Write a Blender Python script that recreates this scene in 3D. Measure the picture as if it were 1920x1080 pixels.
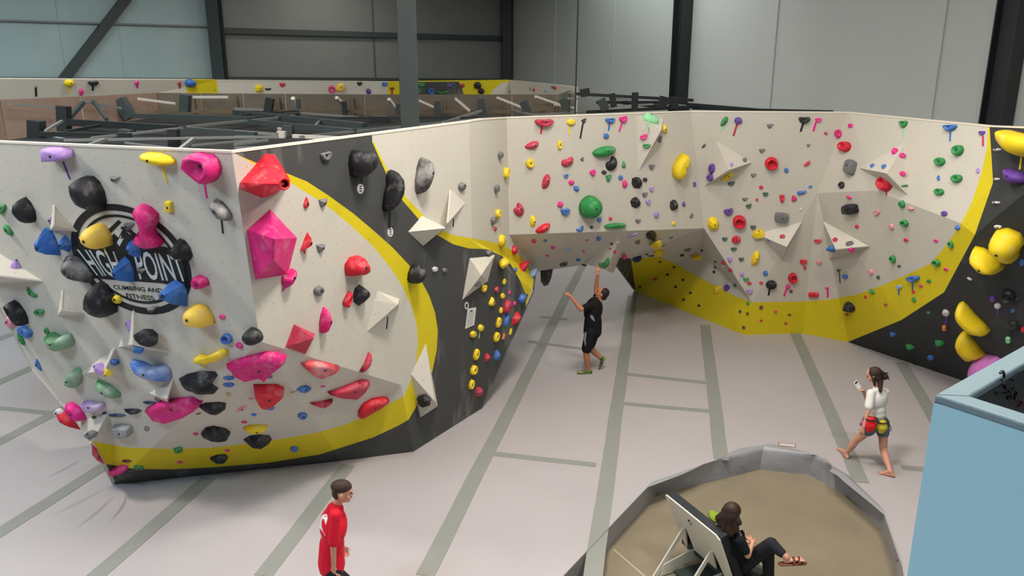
import bpy, bmesh, math, random
from mathutils import Vector, Matrix
from mathutils.geometry import delaunay_2d_cdt
random.seed(7)
for o in list(bpy.data.objects): bpy.data.objects.remove(o)
SC = bpy.context.scene
COL = SC.collection
# ------------------------------------------------------------------ camera
FPX, PITCH, CAMH = 1500.0, math.radians(15.64), 6.1
cd = bpy.data.cameras.new('camera'); cd.sensor_width = 36; cd.lens = 36*FPX/1920; cd.clip_end = 200
cam = bpy.data.objects.new('camera', cd); COL.objects.link(cam)
cam.location = (0, 0, CAMH); cam.rotation_euler = (math.pi/2-PITCH, 0, 0)
SC.camera = cam
# ------------------------------------------------------------------ world, exposure
SC.view_settings.view_transform = 'Standard'; SC.view_settings.look = 'None'
SC.view_settings.gamma = 1; SC.view_settings.use_curve_mapping = False
SC.view_settings.exposure = 0.14
W = bpy.data.worlds.new('world'); SC.world = W; W.use_nodes = True
W.node_tree.nodes['Background'].inputs[0].default_value = (0.62, 0.80, 1.0, 1)
W.node_tree.nodes['Background'].inputs[1].default_value = 0.045
def area(name, loc, size, power, col, rot=(0, 0, 0), sy=None):
    l = bpy.data.lights.new(name, 'AREA'); l.energy = power; l.color = col
    l.shape = 'RECTANGLE'; l.size = size; l.size_y = sy or size
    o = bpy.data.objects.new(name, l); o.location = loc; o.rotation_euler = rot; COL.objects.link(o)
    return o
WARM = (1.0, 0.93, 0.84)
for (x, y, p) in [(-4.5, 6.4, 110), (-11, 9.5, 720), (0.6, 8.2, 640), (5.0, 10.2, 150), (2.4, 12.4, 190), (4.6, 5.6, 300), (-6.5, 15, 260), (1.5, 22.5, 190), (-9, 24, 200), (-6, 33, 130)]:
    area('bay_lamp', (x, y, 10.2), 1.3, p, WARM)
area('hall_cool_light', (5.5, 30, 10.7), 6, 1000, (0.90, 0.97, 0.95), (0, 0, 0), 12)  # unseen cool area light overhead, raised and tinted to brighten the right wall
area('left_face_cool_fill', (-9.5, 2.5, 10.6), 4, 640, (0.62, 0.82, 1.0), (0, 0, 0), 3)  # added cool fill for the pale left wall face, no skylight is built
area('parapet_fill', (2.6, -1.6, 8.8), 1.2, 230, (0.84, 0.93, 1.0))  # added light behind the camera that brightens the blue parapet
area('hall_cool_light', (-13, 17, 10.7), 5, 620, (0.72, 0.92, 1.0), (0, 0, 0), 9)  # unseen cool area light overhead on the left of the hall

# ------------------------------------------------------------------ pixel helpers (survey of the place: pixel ray met with real surfaces)
CP = Vector((0, 0, CAMH)); cP, sP = math.cos(PITCH), math.sin(PITCH)
def ray(x, y):
    u = (x-960)/FPX; v = (540-y)/FPX
    return Vector((u, cP+v*sP, -sP+v*cP))
def atz(x, y, z=0.0):
    r = ray(x, y); return CP+r*((z-CAMH)/r.z)
def aty(x, y, d):
    r = ray(x, y); return CP+r*(d/r.y)
class Pl:
    def __init__(s, a, b, c):
        n = (b-a).cross(c-a).normalized()
        if n.dot(CP-a) < 0: n = -n
        s.a, s.n = a, n
    def at(s, x, y, off=0.0):
        r = ray(x, y); a = s.a+s.n*off
        return CP+r*((a-CP).dot(s.n)/r.dot(s.n))
# ------------------------------------------------------------------ materials
def lin(c):
    f = lambda v: (v/255)/12.92 if v/255 <= 0.04045 else ((v/255+0.055)/1.055)**2.4
    return (f(c[0]), f(c[1]), f(c[2]), 1)
MATS = {}
def mat(name, rgb, rough=0.6, spec=0.4, noise=0.0, nscale=4, nrgb=None, dots=0.0, bump=0.0, bscale=30, metal=0, streak=False, thr=(0.45, 0.7), coat=0, trans=0):
    if name in MATS: return MATS[name]
    m = bpy.data.materials.new(name); m.use_nodes = True; MATS[name] = m
    nt = m.node_tree; N = nt.nodes; L = nt.links; b = N['Principled BSDF']
    b.inputs['Roughness'].default_value = rough; b.inputs['Metallic'].default_value = metal
    b.inputs['Specular IOR Level'].default_value = spec
    b.inputs['Coat Weight'].default_value = coat
    col = lin(rgb); b.inputs['Base Color'].default_value = col
    m.diffuse_color = col
    out = None
    if noise > 0:
        tc = N.new('ShaderNodeTexCoord'); mp = N.new('ShaderNodeMapping'); no = N.new('ShaderNodeTexNoise')
        L.new(tc.outputs['Object'], mp.inputs[0]); L.new(mp.outputs[0], no.inputs['Vector'])
        if streak: mp.inputs['Scale'].default_value = (1, 1, 0.25); mp.inputs['Rotation'].default_value = (0, 0.35, 0)
        no.inputs['Scale'].default_value = nscale; no.inputs['Detail'].default_value = 5; no.inputs['Roughness'].default_value = 0.62
        mr = N.new('ShaderNodeMapRange'); mr.inputs[1].default_value = thr[0]; mr.inputs[2].default_value = thr[1]
        mr.inputs[3].default_value = 0; mr.inputs[4].default_value = noise
        L.new(no.outputs['Fac'], mr.inputs[0])
        mx = N.new('ShaderNodeMix'); mx.data_type = 'RGBA'
        mx.inputs[6].default_value = col; mx.inputs[7].default_value = lin(nrgb or (235, 232, 228))
        L.new(mr.outputs[0], mx.inputs[0]); out = mx.outputs[2]
    if dots > 0:
        uv = N.new('ShaderNodeTexCoord'); sx = N.new('ShaderNodeVectorMath'); sx.operation = 'DIVIDE'
        sx.inputs[1].default_value = (0.21, 0.21, 1); L.new(uv.outputs['UV'], sx.inputs[0])
        ro = N.new('ShaderNodeVectorRotate'); ro.rotation_type = 'Z_AXIS'; ro.inputs['Angle'].default_value = 0.08; L.new(sx.outputs[0], ro.inputs[0])
        fr = N.new('ShaderNodeVectorMath'); fr.operation = 'FRACTION'; L.new(ro.outputs[0], fr.inputs[0])
        su = N.new('ShaderNodeVectorMath'); su.operation = 'SUBTRACT'; su.inputs[1].default_value = (0.5, 0.5, 0); L.new(fr.outputs[0], su.inputs[0])
        mu = N.new('ShaderNodeVectorMath'); mu.operation = 'MULTIPLY'; mu.inputs[1].default_value = (1, 1, 0); L.new(su.outputs[0], mu.inputs[0])
        ln = N.new('ShaderNodeVectorMath'); ln.operation = 'LENGTH'; L.new(mu.outputs[0], ln.inputs[0])
        lt = N.new('ShaderNodeMath'); lt.operation = 'LESS_THAN'; lt.inputs[1].default_value = 0.04; L.new(ln.outputs['Value'], lt.inputs[0])
        m2 = N.new('ShaderNodeMath'); m2.operation = 'MULTIPLY'; m2.inputs[1].default_value = dots; L.new(lt.outputs[0], m2.inputs[0])
        mx2 = N.new('ShaderNodeMix'); mx2.data_type = 'RGBA'; mx2.inputs[6].default_value = col
        if out: L.new(out, mx2.inputs[6])
        mx2.inputs[7].default_value = (0.03, 0.03, 0.03, 1); L.new(m2.outputs[0], mx2.inputs[0]); out = mx2.outputs[2]
    if out: L.new(out, b.inputs['Base Color'])
    if bump > 0:
        tc = N.new('ShaderNodeTexCoord'); n2 = N.new('ShaderNodeTexNoise'); n2.inputs['Scale'].default_value = bscale; n2.inputs['Detail'].default_value = 4
        L.new(tc.outputs['Object'], n2.inputs['Vector'])
        bp = N.new('ShaderNodeBump'); bp.inputs['Strength'].default_value = bump; bp.inputs['Distance'].default_value = 0.02
        L.new(n2.outputs['Fac'], bp.inputs['Height']); L.new(bp.outputs[0], b.inputs['Normal'])
    return m
CREAM = mat('cream_wall_paint', (200, 195, 183), 0.75, 0.25, 0.35, 1.3, (208, 203, 192), dots=0.45)
CREAMD = CREAM
DARKP = mat('charcoal_wall_paint', (70, 71, 70), 0.7, 0.3, 0.55, 2.0, (170, 168, 165), dots=0.5, streak=True, thr=(0.53, 0.80))
DARKI = mat('charcoal_plain_paint', (58, 60, 60), 0.75, 0.25, 0.22, 1.6, (130, 130, 130), dots=0.4, thr=(0.55, 0.85))
YELP = mat('yellow_wall_paint', (216, 196, 30), 0.6, 0.3, 0.15, 3, (190, 172, 40), dots=0.45)
VOLM = mat('cream_volume_paint', (204, 198, 186), 0.75, 0.25, 0.3, 2, (214, 209, 200), dots=0.6)
PLYM = mat('plywood_edge', (112, 98, 80), 0.8, 0.2, 0.4, 6, (110, 92, 72))
PALETTE = {'red': (212, 30, 52), 'pink': (232, 36, 140), 'blue': (58, 112, 190), 'green': (44, 138, 72), 'yellow': (240, 208, 30),
 'black': (34, 34, 38), 'grey': (112, 112, 114), 'purple': (98, 58, 148), 'lavender': (176, 140, 206), 'maroon': (110, 26, 40),
 'white': (214, 210, 208), 'pale pink': (226, 150, 160), 'pale green': (142, 214, 158), 'orange': (236, 130, 70), 'amber': (246, 206, 84),
 'dark green': (52, 84, 62), 'pale blue': (150, 180, 222), 'dark blue': (36, 58, 108), 'rose': (190, 52, 76), 'lilac': (206, 120, 200), 'tan': (190, 160, 110), 'magenta': (214, 34, 120)}
def hmat(c, chalk=False):
    a = 0.6 if chalk else (0.22 if c in ('black', 'grey') else 0.30)
    return mat(('chalked_' if chalk else '')+c.replace(' ', '_')+'_resin', PALETTE[c], 0.55, 0.35, a, 3.5 if chalk else 7,
               (222, 218, 216), thr=(0.38, 0.72) if chalk else (0.52, 0.8), bump=0.25, bscale=40)
BOLT = mat('dark_bolt_steel', (38, 38, 40), 0.4, 0.5)
# ------------------------------------------------------------------ object helpers
def link(name, me, m=None, parent=None):
    o = bpy.data.objects.new(name, me); COL.objects.link(o)
    if m is not None:
        for mm in (m if isinstance(m, list) else [m]): me.materials.append(mm)
    if parent is not None: o.parent = parent
    return o
def empty(name, loc=(0, 0, 0)):
    o = bpy.data.objects.new(name, None); o.empty_display_size = 0.1; o.location = loc; COL.objects.link(o); return o
def tag(o, label=None, cat=None, group=None, kind=None):
    if label: o['label'] = label
    if cat: o['category'] = cat
    if group: o['group'] = group
    if kind: o['kind'] = kind
    return o
def loc_under(parent, p):   # world -> parent's frame (parents are never rotated here)
    return Vector(p)-(Vector(parent.location) if parent else Vector((0, 0, 0)))
def mesh(name, vs, fs, m=None, parent=None, smooth=False, origin=None):
    """vertices in world coordinates; origin = object location in the world"""
    vs = [Vector(v) for v in vs]
    if origin is None: origin = Vector(parent.location) if parent and parent.parent is None else sum(vs, Vector())/len(vs)
    origin = Vector(origin)
    me = bpy.data.meshes.new(name); me.from_pydata([v-origin for v in vs], [], fs); me.update()
    if smooth: me.polygons.foreach_set('use_smooth', [True]*len(fs))
    o = link(name, me, m, parent)
    po = Vector((0, 0, 0)); q = parent
    while q: po += Vector(q.location); q = q.parent
    o.location = origin-po
    return o
def recalc(o):
    bm = bmesh.new(); bm.from_mesh(o.data); bmesh.ops.recalc_face_normals(bm, faces=bm.faces); bm.to_mesh(o.data); bm.free()
def boxpts(c, ax, ay, az):
    return [c+ax*i+ay*j+az*k for k in (-1, 1) for j in (-1, 1) for i in (-1, 1)]
BOXF = [(0, 2, 3, 1), (4, 5, 7, 6), (0, 1, 5, 4), (2, 6, 7, 3), (0, 4, 6, 2), (1, 3, 7, 5)]
def bar_geo(a, b, w, h=None, up=Vector((0, 0, 1))):
    a, b = Vector(a), Vector(b); d = (b-a); L = d.length; d.normalize(); h = h or w
    s = d.cross(up)
    if s.length < 1e-3: s = d.cross(Vector((0, 1, 0)))
    s.normalize(); u = s.cross(d)
    return boxpts((a+b)/2, d*L/2, s*w/2, u*h/2)
def bar(name, a, b, w, m, parent=None, h=None):
    o = mesh(name, bar_geo(a, b, w, h), BOXF, m, parent); recalc(o); return o
def uvmap(o, n, scale=1.0):
    n = Vector(n).normalized(); u = Vector((0, 0, 1)).cross(n)
    if u.length < 1e-3: u = Vector((1, 0, 0))
    u.normalize(); v = n.cross(u); me = o.data; mw = o.location
    ul = me.uv_layers.new(name='UVMap')
    for p in me.polygons:
        for li in p.loop_indices:
            w = me.vertices[me.loops[li].vertex_index].co
            ul.data[li].uv = ((w+mw).dot(u)*scale, (w+mw).dot(v)*scale)
def bevel(o, w, seg=2):
    md = o.modifiers.new('bevel', 'BEVEL'); md.width = w; md.segments = seg; md.limit_method = 'ANGLE'
def pip(p, poly):
    x, y = p; c = False; j = len(poly)-1
    for i in range(len(poly)):
        xi, yi = poly[i][0], poly[i][1]; xj, yj = poly[j][0], poly[j][1]
        if (yi > y) != (yj > y) and x < (xj-xi)*(y-yi)/(yj-yi)+xi: c = not c
        j = i
    return c
def tri_contains(p, t):   # min barycentric
    (x1, y1), (x2, y2), (x3, y3) = t
    d = (y2-y3)*(x1-x3)+(x3-x2)*(y1-y3)
    if abs(d) < 1e-9: return -9
    a = ((y2-y3)*(p[0]-x3)+(x3-x2)*(p[1]-y3))/d; b = ((y3-y1)*(p[0]-x3)+(x1-x3)*(p[1]-y3))/d
    return min(a, b, 1-a-b)
HITS = []   # (pixel triangle, Pl) of every built surface things are bolted to
class Sheet:
    """a folded surface given by its surveyed corners; facets share corners so the sheet is closed at its creases"""
    def __init__(s, V, facets, paints):
        s.V, s.facets = V, facets
        s.px = {k: (v[0], v[1]) for k, v in V.items()}; s.p3 = {k: v[2] for k, v in V.items()}
        s.tris = []
        for fn, ring in facets.items():
            vs = [Vector(s.px[k]) for k in ring]; n = len(ring)
            r = delaunay_2d_cdt(vs, [], [list(range(n))], 1, 1e-4)
            for f in r[2]:
                ks = [ring[r[3][i][0]] for i in f]
                t = [s.px[k] for k in ks]; pl = Pl(*[s.p3[k] for k in ks])
                s.tris.append((fn, t, pl)); HITS.append((t, pl, fn))
        vs, es = [], []
        def addpoly(pts):
            b = len(vs); vs.extend(Vector(p) for p in pts); es.extend((b+i, b+(i+1) % len(pts)) for i in range(len(pts)))
        for fn, t, pl in s.tris: addpoly(t)
        for m, pts in paints: addpoly(pts)
        r = delaunay_2d_cdt(vs, es, [], 0, 1e-3)
        s.objs = {}; data = {fn: ([], [], [], {}) for fn in facets}
        for f in r[2]:
            P = [r[0][i] for i in f]; c = sum(P, Vector((0, 0)))/3
            best = max(s.tris, key=lambda q: tri_contains(c, q[1]))
            if tri_contains(c, best[1]) < -1e-6: continue
            fn, t, pl = best; mi = 0
            for k, (m, pts) in enumerate(paints):
                if pip(c, pts): mi = m
            dv, df, dm, idx = data[fn]; ids = []
            for i in f:
                key = i
                if key not in idx: idx[key] = len(dv); dv.append(pl.at(r[0][i].x, r[0][i].y))
                ids.append(idx[key])
            df.append(ids); dm.append(mi)
        s.data = data
    def build(s, fn, parent, mats, name='wall_panel', thick=0.07):
        dv, df, dm, _ = s.data[fn]
        o = mesh(name, dv, df, mats, parent)
        n = Vector()
        for p in o.data.polygons:
            p.material_index = dm[p.index]
        bm = bmesh.new(); bm.from_mesh(o.data); bmesh.ops.remove_doubles(bm, verts=bm.verts, dist=1e-4)
        bmesh.ops.recalc_face_normals(bm, faces=bm.faces)
        tot = sum((f.normal*f.calc_area() for f in bm.faces), Vector())
        c = sum(dv, Vector())/len(dv)
        if tot.dot(CP-c) < 0: bmesh.ops.reverse_faces(bm, faces=bm.faces); tot = -tot
        bm.to_mesh(o.data); bm.free()
        uvmap(o, tot)
        md = o.modifiers.new('thickness', 'SOLIDIFY'); md.thickness = thick; md.offset = -1; md.use_even_offset = False
        return o
def hit(x, y):
    best = None
    for t, pl, fn in HITS:
        if tri_contains((x, y), t) >= -1e-6:
            d = (pl.at(x, y)-CP).length
            if best is None or d < best[0]: best = (d, pl, fn)
    return best
# ================================================================== big structure
# floor of mats with a sunken pit
PIT_O = [(1020, 1120), (1222, 905), (1330, 868), (1432, 840), (1527, 855), (1590, 892), (1655, 955), (1688, 1050), (1700, 1120)]
PIT_I = [(1060, 1120), (1232, 927), (1335, 903), (1425, 880), (1518, 891), (1590, 931), (1648, 990), (1676, 1060), (1684, 1120)]
po = [atz(*p) for p in PIT_O]; pi_ = [atz(*p, -0.36) for p in PIT_I]
po = [Vector((po[0].x-0.9, 4.6, 0))]+po+[Vector((po[-1].x+0.1, 4.6, 0))]
pi_ = [Vector((po[0].x+0.12, 4.72, -0.36))]+pi_+[Vector((po[-1].x-0.12, 4.72, -0.36))]
MATF = mat('grey_mat_vinyl', (174, 168, 169), 0.62, 0.35, 0.35, 0.55, (158, 153, 155), bump=0.12, bscale=2.2, thr=(0.4, 0.75))
fv = [Vector((-30, -6)), Vector((26, -6)), Vector((26, 52)), Vector((-30, 52))]+[Vector((p.x, p.y)) for p in po]
n = len(po)
r = delaunay_2d_cdt(fv, [(0, 1), (1, 2), (2, 3), (3, 0)]+[(4+i, 4+(i+1) % n) for i in range(n)], [], 0, 1e-4)
pp = [(p.x, p.y) for p in po]
ff = [f for f in r[2] if not pip(tuple(sum((r[0][i] for i in f), Vector((0, 0)))/3), pp)]
floor = mesh('floor', [Vector((v.x, v.y, 0)) for v in r[0]], [tuple(f) for f in ff], MATF, origin=(0, 0, 0)); recalc(floor)
if floor.data.polygons[0].normal.z < 0: floor.data.flip_normals()
tag(floor, kind='structure')
# concrete pit floor
CONC = mat('worn_concrete', (140, 128, 106), 0.55, 0.4, 0.6, 0.9, (116, 107, 90), bump=0.1, bscale=12, thr=(0.35, 0.7))
pf = mesh('floor', pi_+[p-Vector((0, 0, 0.1)) for p in pi_], [tuple(range(len(pi_)))], CONC)
tag(pf, kind='structure'); recalc(pf)
if pf.data.polygons[0].normal.z < 0: pf.data.flip_normals()
j = bar('saw_cut', atz(1150, 1030, -0.359), atz(1222, 1092, -0.359), 0.025, mat('pale_joint', (178, 164, 140), 0.8), pf, 0.006)
# seam tapes between mats
SEAM = mat('seam_tape', (138, 140, 134), 0.8, 0.2, 0.3, 2, (150, 150, 144), bump=0.1)
def strip(a, b, w, name='seam_tape', m=SEAM, z=0.0, h=0.006, parent=floor):
    A, B = atz(*a, z), atz(*b, z); d = (B-A).normalized(); s = Vector((-d.y, d.x, 0))
    N = max(2, int((B-A).length/0.8)); vs = []
    rr = random.Random(int(a[0]*7+b[1]))
    for i in range(N+1):
        p = A.lerp(B, i/N); e = rr.uniform(-.008, .008)
        for sg in (-1, 1):
            q = p+s*(sg*w/2+e); vs += [q+Vector((0, 0, -0.01)), q+Vector((0, 0, h))]
    fs = []
    for i in range(N):
        k = i*4; fs += [(k+1, k+5, k+7, k+3), (k, k+4, k+5, k+1), (k+2, k+3, k+7, k+6)]
    fs += [(0, 1, 3, 2), (N*4, N*4+2, N*4+3, N*4+1)]
    o = mesh(name, vs, fs, m, parent); recalc(o); return o
for a, b in [((1096, 490), (797, 1080)), ((1186, 555), (1108, 1110)), ((1322, 610), (1353, 862)), ((1490, 622), (1614, 905)), ((1690, 680), (1790, 850)),
             ((652, 872), (494, 1080)), ((392, 896), (178, 1082)), ((205, 868), (-12, 1006)), ((128, 762), (-12, 834)), ((75, 683), (-12, 722)), ((24, 626), (-12, 640))]:
    strip(a, b, 0.24)
for a, b in [((918, 850), (1118, 872)), ((1162, 700), (1328, 718)), ((1148, 755), (1337, 772)), ((990, 640), (1096, 655)), ((1012, 594), (1064, 599)),
             ((1690, 876), (1740, 881)), ((-10, 764), (112, 777))]:
    strip(a, b, 0.15, h=0.004)
# stiff crease ridges where the mat cover is pulled at the wall foot
RID = MATF
for a, b, w in [((198, 914), (66, 978), .06), ((216, 926), (120, 1004), .06), ((236, 930), (196, 984), .05), ((150, 862), (70, 902), .05)]:
    A, B = atz(*a), atz(*b); d = (B-A).normalized(); s = Vector((-d.y, d.x, 0)); vs = []; fs = []
    for i in range(13):
        t = i/12; hh = 0.035*math.sin(math.pi*t)**0.7; p = A.lerp(B, t)+s*0.05*math.sin(3*t)
        for q in range(7):
            u = q/6*2-1; vs.append(p+s*u*w+Vector((0, 0, -0.004+hh*(math.cos(u*math.pi)+1)/2)))
    for i in range(12):
        for q in range(6): k = i*7+q; fs.append((k, k+1, k+8, k+7))
    o = mesh('cover_crease', vs, fs, RID, floor, smooth=True)
# padded pit edge, one cover segment after another
PAD = mat('grey_pad_vinyl', (150, 150, 154), 0.38, 0.5, 0.3, 3, (134, 136, 144), bump=0.9, bscale=4)
pe = empty('padded_pit_edge', po[4]); tag(pe, 'grey vinyl padding that lines the curved rim of the sunken concrete pit', 'padding')
for i in range(len(po)-1):
    a, b, c, d = po[i], po[i+1], pi_[i], pi_[i+1]
    vs = []; fs = []; NX, NY = 8, 9; rr = random.Random(i)
    for y in range(NY+1):
        t = y/NY
        for x in range(NX+1):
            u = x/NX; o_ = a.lerp(b, u); i_ = c.lerp(d, u)
            cen = Vector((4.2, 8.0, 0)); out = (o_-Vector((i_.x, i_.y, 0))).normalized()
            if t < 0.34: p = o_+out*(0.17*(1-t/0.34))+Vector((0, 0, 0.012+0.012*math.sin(t/0.34*3.14)))
            else:
                k = (t-0.34)/0.66; p = o_.lerp(i_, k)+Vector((0, 0, 0.012*(1-k)))
                p += out*(-0.03*math.sin(k*3.14)) + Vector((0, 0, 0.012*math.sin(u*17+i*2+k*4)))*math.sin(k*3.14)
                if 0 < x < NX: p -= out*0.02*math.sin(u*23+k*9+i)*math.sin(k*3.14)
            vs.append(p)
    for y in range(NY):
        for x in range(NX): k = y*(NX+1)+x; fs.append((k, k+1, k+NX+2, k+NX+1))
    o = mesh('pad_cover', vs, fs, PAD, pe, smooth=True); recalc(o)
    if o.data.polygons[0].normal.z < 0: o.data.flip_normals()
st = mesh('floor_sticker', [atz(1459, 829, .001), atz(1492, 832, .001), atz(1492, 839, .001), atz(1459, 836, .001),
     atz(1459, 829, .004), atz(1492, 832, .004), atz(1492, 839, .004), atz(1459, 836, .004)], BOXF and [(0, 1, 2, 3), (4, 5, 6, 7), (0, 1, 5, 4), (1, 2, 6, 5), (2, 3, 7, 6), (3, 0, 4, 7)], mat('dark_outline', (120, 100, 98), 0.6)); recalc(st)
tag(st, 'small outlined rectangular sticker on the mat above the pit edge', 'sticker')
def inset(c, k, z):
    m_ = sum((atz(*p, z) for p in c), Vector())/4
    return [m_+(atz(*p, z)-m_)*k for p in c]
q = [(1461, 830.2), (1490.5, 832.8), (1490.5, 838), (1461, 835)]
o = mesh('sticker_face', [atz(*p, .005) for p in q]+[atz(*p, .003) for p in q], [(0, 1, 2, 3), (4, 7, 6, 5), (0, 4, 5, 1), (1, 5, 6, 2), (2, 6, 7, 3), (3, 7, 4, 0)], mat('pale_sticker', (206, 190, 186), 0.5), st); recalc(o)

# building shell
def quadwall(name, a, b, z0, z1, m, thick=0.15, away=True):
    a, b = Vector(a).to_3d(), Vector(b).to_3d(); d = (b-a).normalized(); nn = Vector((-d.y, d.x, 0))
    if nn.dot(Vector((0, 8, 0))-a) > 0: nn = -nn
    vs = [a+Vector((0, 0, z0)), b+Vector((0, 0, z0)), b+Vector((0, 0, z1)), a+Vector((0, 0, z1))]; vs += [v+nn*thick for v in vs]
    o = mesh(name, vs, [(0, 1, 2, 3), (4, 7, 6, 5), (0, 4, 5, 1), (1, 5, 6, 2), (2, 6, 7, 3), (3, 7, 4, 0)], m, origin=(a+b)/2); recalc(o)
    uvmap(o, nn); tag(o, kind='structure'); return o
SHEETB = mat('grey_steel_liner', (128, 130, 128), 0.6, 0.4, 0.25, 1.2, (116, 118, 116), bump=0.05)
SHEETL = mat('blue_white_insulation_facing', (168, 190, 192), 0.5, 0.5, 0.4, 0.8, (190, 205, 204), bump=0.2, bscale=1.5)
SHEETR = mat('white_insulation_facing', (186, 190, 188), 0.38, 0.5, 0.3, 0.9, (190, 196, 194), bump=0.35, bscale=1.1)
STEEL = mat('dark_green_grey_steel', (62, 70, 70), 0.5, 0.4, 0.2, 3, (74, 82, 82))
STEELB = mat('blackened_steel', (40, 44, 46), 0.5, 0.4)
STEELG = mat('zinc_grey_steel', (130, 134, 132), 0.45, 0.5, 0.3, 5, (104, 108, 108))
CORN = Vector((-0.15, 42, 0))
def backp(px, d=None):   # point of the back wall plane under a pixel column
    a, b = CORN, Vector((-12.0, 32, 0)); u = (px-960)/FPX
    # x = u*Y/(cP..) approx: use ray at horizon height
    r_ = ray(px, 120); k = (b-a); det = r_.x*(-k.y)-(-k.x)*r_.y
    t = (a.x*(-k.y)-(-k.x)*a.y)/det
    return Vector((r_.x*t, r_.y*t, 0))
def rightp(px):
    a, b = CORN, Vector((10.4, 15.0, 0)); r_ = ray(px, 120); k = (b-a); det = r_.x*(-k.y)-(-k.x)*r_.y
    t = (a.x*(-k.y)-(-k.x)*a.y)/det
    return Vector((r_.x*t, r_.y*t, 0))
wb = quadwall('wall_back', backp(-700), CORN, 0, 11, SHEETB)
wr = quadwall('wall_right', CORN, rightp(2300), 0, 11, SHEETR)
ceil_ = mesh('ceiling', [(-32, -6, 11), (27, -6, 11), (27, 55, 11), (-32, 55, 11), (-32, -6, 11.2), (27, -6, 11.2), (27, 55, 11.2), (-32, 55, 11.2)],
     [(0, 3, 2, 1), (4, 5, 6, 7), (0, 1, 5, 4), (1, 2, 6, 5), (2, 3, 7, 6), (3, 0, 4, 7)], mat('white_roof_liner', (205, 208, 206), 0.8), origin=(0, 20, 11)); tag(ceil_, kind='structure')
def off(p, q, dist):   # shift p toward room interior (camera side)
    return p+(Vector((0, 0, 0))-p).normalized()*dist
def zat(p, py):   # height on a vertical line through plan point p at pixel row py (approx. plan distance along view)
    v = (540-py)/FPX; rr_ = (-sP+v*cP)/(cP+v*sP); return CAMH+p.y*rr_
# girts and liner joints on the back wall
for (x0, y0, x1, y1, w) in [(-120, 34, 405, 50, 0.06), (418, 57, 950, 72, 0.22), (418, 149, 950, 152, 0.22), (-120, 146, 405, 149, 0.1)]:
    a, b = off(backp(x0), 0, 0.15), off(backp(x1), 0, 0.15)
    bar('girt', a+Vector((0, 0, zat(a, y0))), b+Vector((0, 0, zat(b, y1))), 0.12, STEEL if w > .1 else STEELG, wb, w)
for px in (703, 230, 120):
    a = off(backp(px), 0, 0.05); bar('liner_joint', a+Vector((0, 0, 4)), a+Vector((0, 0, 11)), 0.045, STEEL if px == 703 else SHEETL, wb, 0.03)
# blue-white facing on the left part
a, b = off(backp(-650), 0, 0.06), off(backp(402), 0, 0.06)
o = mesh('insulation_facing', [a, b, b+Vector((0, 0, 10.9)), a+Vector((0, 0, 10.9)), a+Vector((0, .05, 0)), b+Vector((0, .05, 0)), b+Vector((0, .05, 10.9)), a+Vector((0, .05, 10.9))],
    [(0, 1, 2, 3), (4, 7, 6, 5), (0, 4, 5, 1), (1, 5, 6, 2), (2, 6, 7, 3), (3, 7, 4, 0)], SHEETL, wb); recalc(o)
for px in (1040, 1150, 1450, 1760):
    a = off(rightp(px), 0, 0.04); bar('facing_seam', a+Vector((0, 0, 2)), a+Vector((0, 0, 10.9)), 0.015, SHEETR, wr, 0.03)
def hcolumn(p, w, label, z0=0, m=STEEL, ang=0.0):
    e = empty('steel_column', p); tag(e, label, 'column')
    ca, sa = math.cos(ang), math.sin(ang); X = Vector((ca, sa, 0)); Y = Vector((-sa, ca, 0)); Z = Vector((0, 0, 1))
    for nm, c, hx, hy in (('flange', -Y*w*.5, w/2, .012), ('flange', Y*w*.5, w/2, .012), ('web', Y*0, .01, w*.5-.012)):
        o = mesh(nm, boxpts(p+c+Z*(11+z0)/2, X*hx, Y*hy, Z*(11-z0)/2), BOXF, m, e); recalc(o)
    return e
p = aty(767, 180, 15.2); p.z = 0; hcolumn(p, 0.34, 'dark green steel column rising behind the near climbing wall, centre of the gym', ang=0.15)
p = off(backp(411), 0, .35); hcolumn(p, 0.46, 'dark steel column against the back wall beside the diagonal brace')
p = off(CORN, 0, .5)+Vector((-.1, 0, 0)); hcolumn(p, 0.42, 'dark steel column in the far corner of the building', m=STEELB)
p = off(rightp(1276), 0, .4); hcolumn(p, 0.45, 'dark steel column between two white sheeted bays, behind the wall top', m=STEELB, ang=0.5)
p = off(rightp(1884), 0, .35); hcolumn(p, 0.42, 'dark steel column at the right edge behind the yellow banded wall', m=STEELB, ang=0.5)
# diagonal brace
a = off(backp(256), 0, .3); b = off(backp(112), 0, .3)
br = bar('diagonal_brace', a+Vector((0, 0, zat(a, -8))), b+Vector((0, 0, zat(b, 152))), 0.3, STEEL, None, 0.3)
tag(br, 'grey steel diagonal brace sloping across the upper left back wall', 'brace')
# hanging cable
a = aty(1085, -30, 19.5); b = aty(1078, 222, 19.5)
cb = bar('hanging_cable', a, b, 0.035, STEELB, None); tag(cb, 'thin black cable hanging from the roof behind the white wall top', 'cable')
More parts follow.
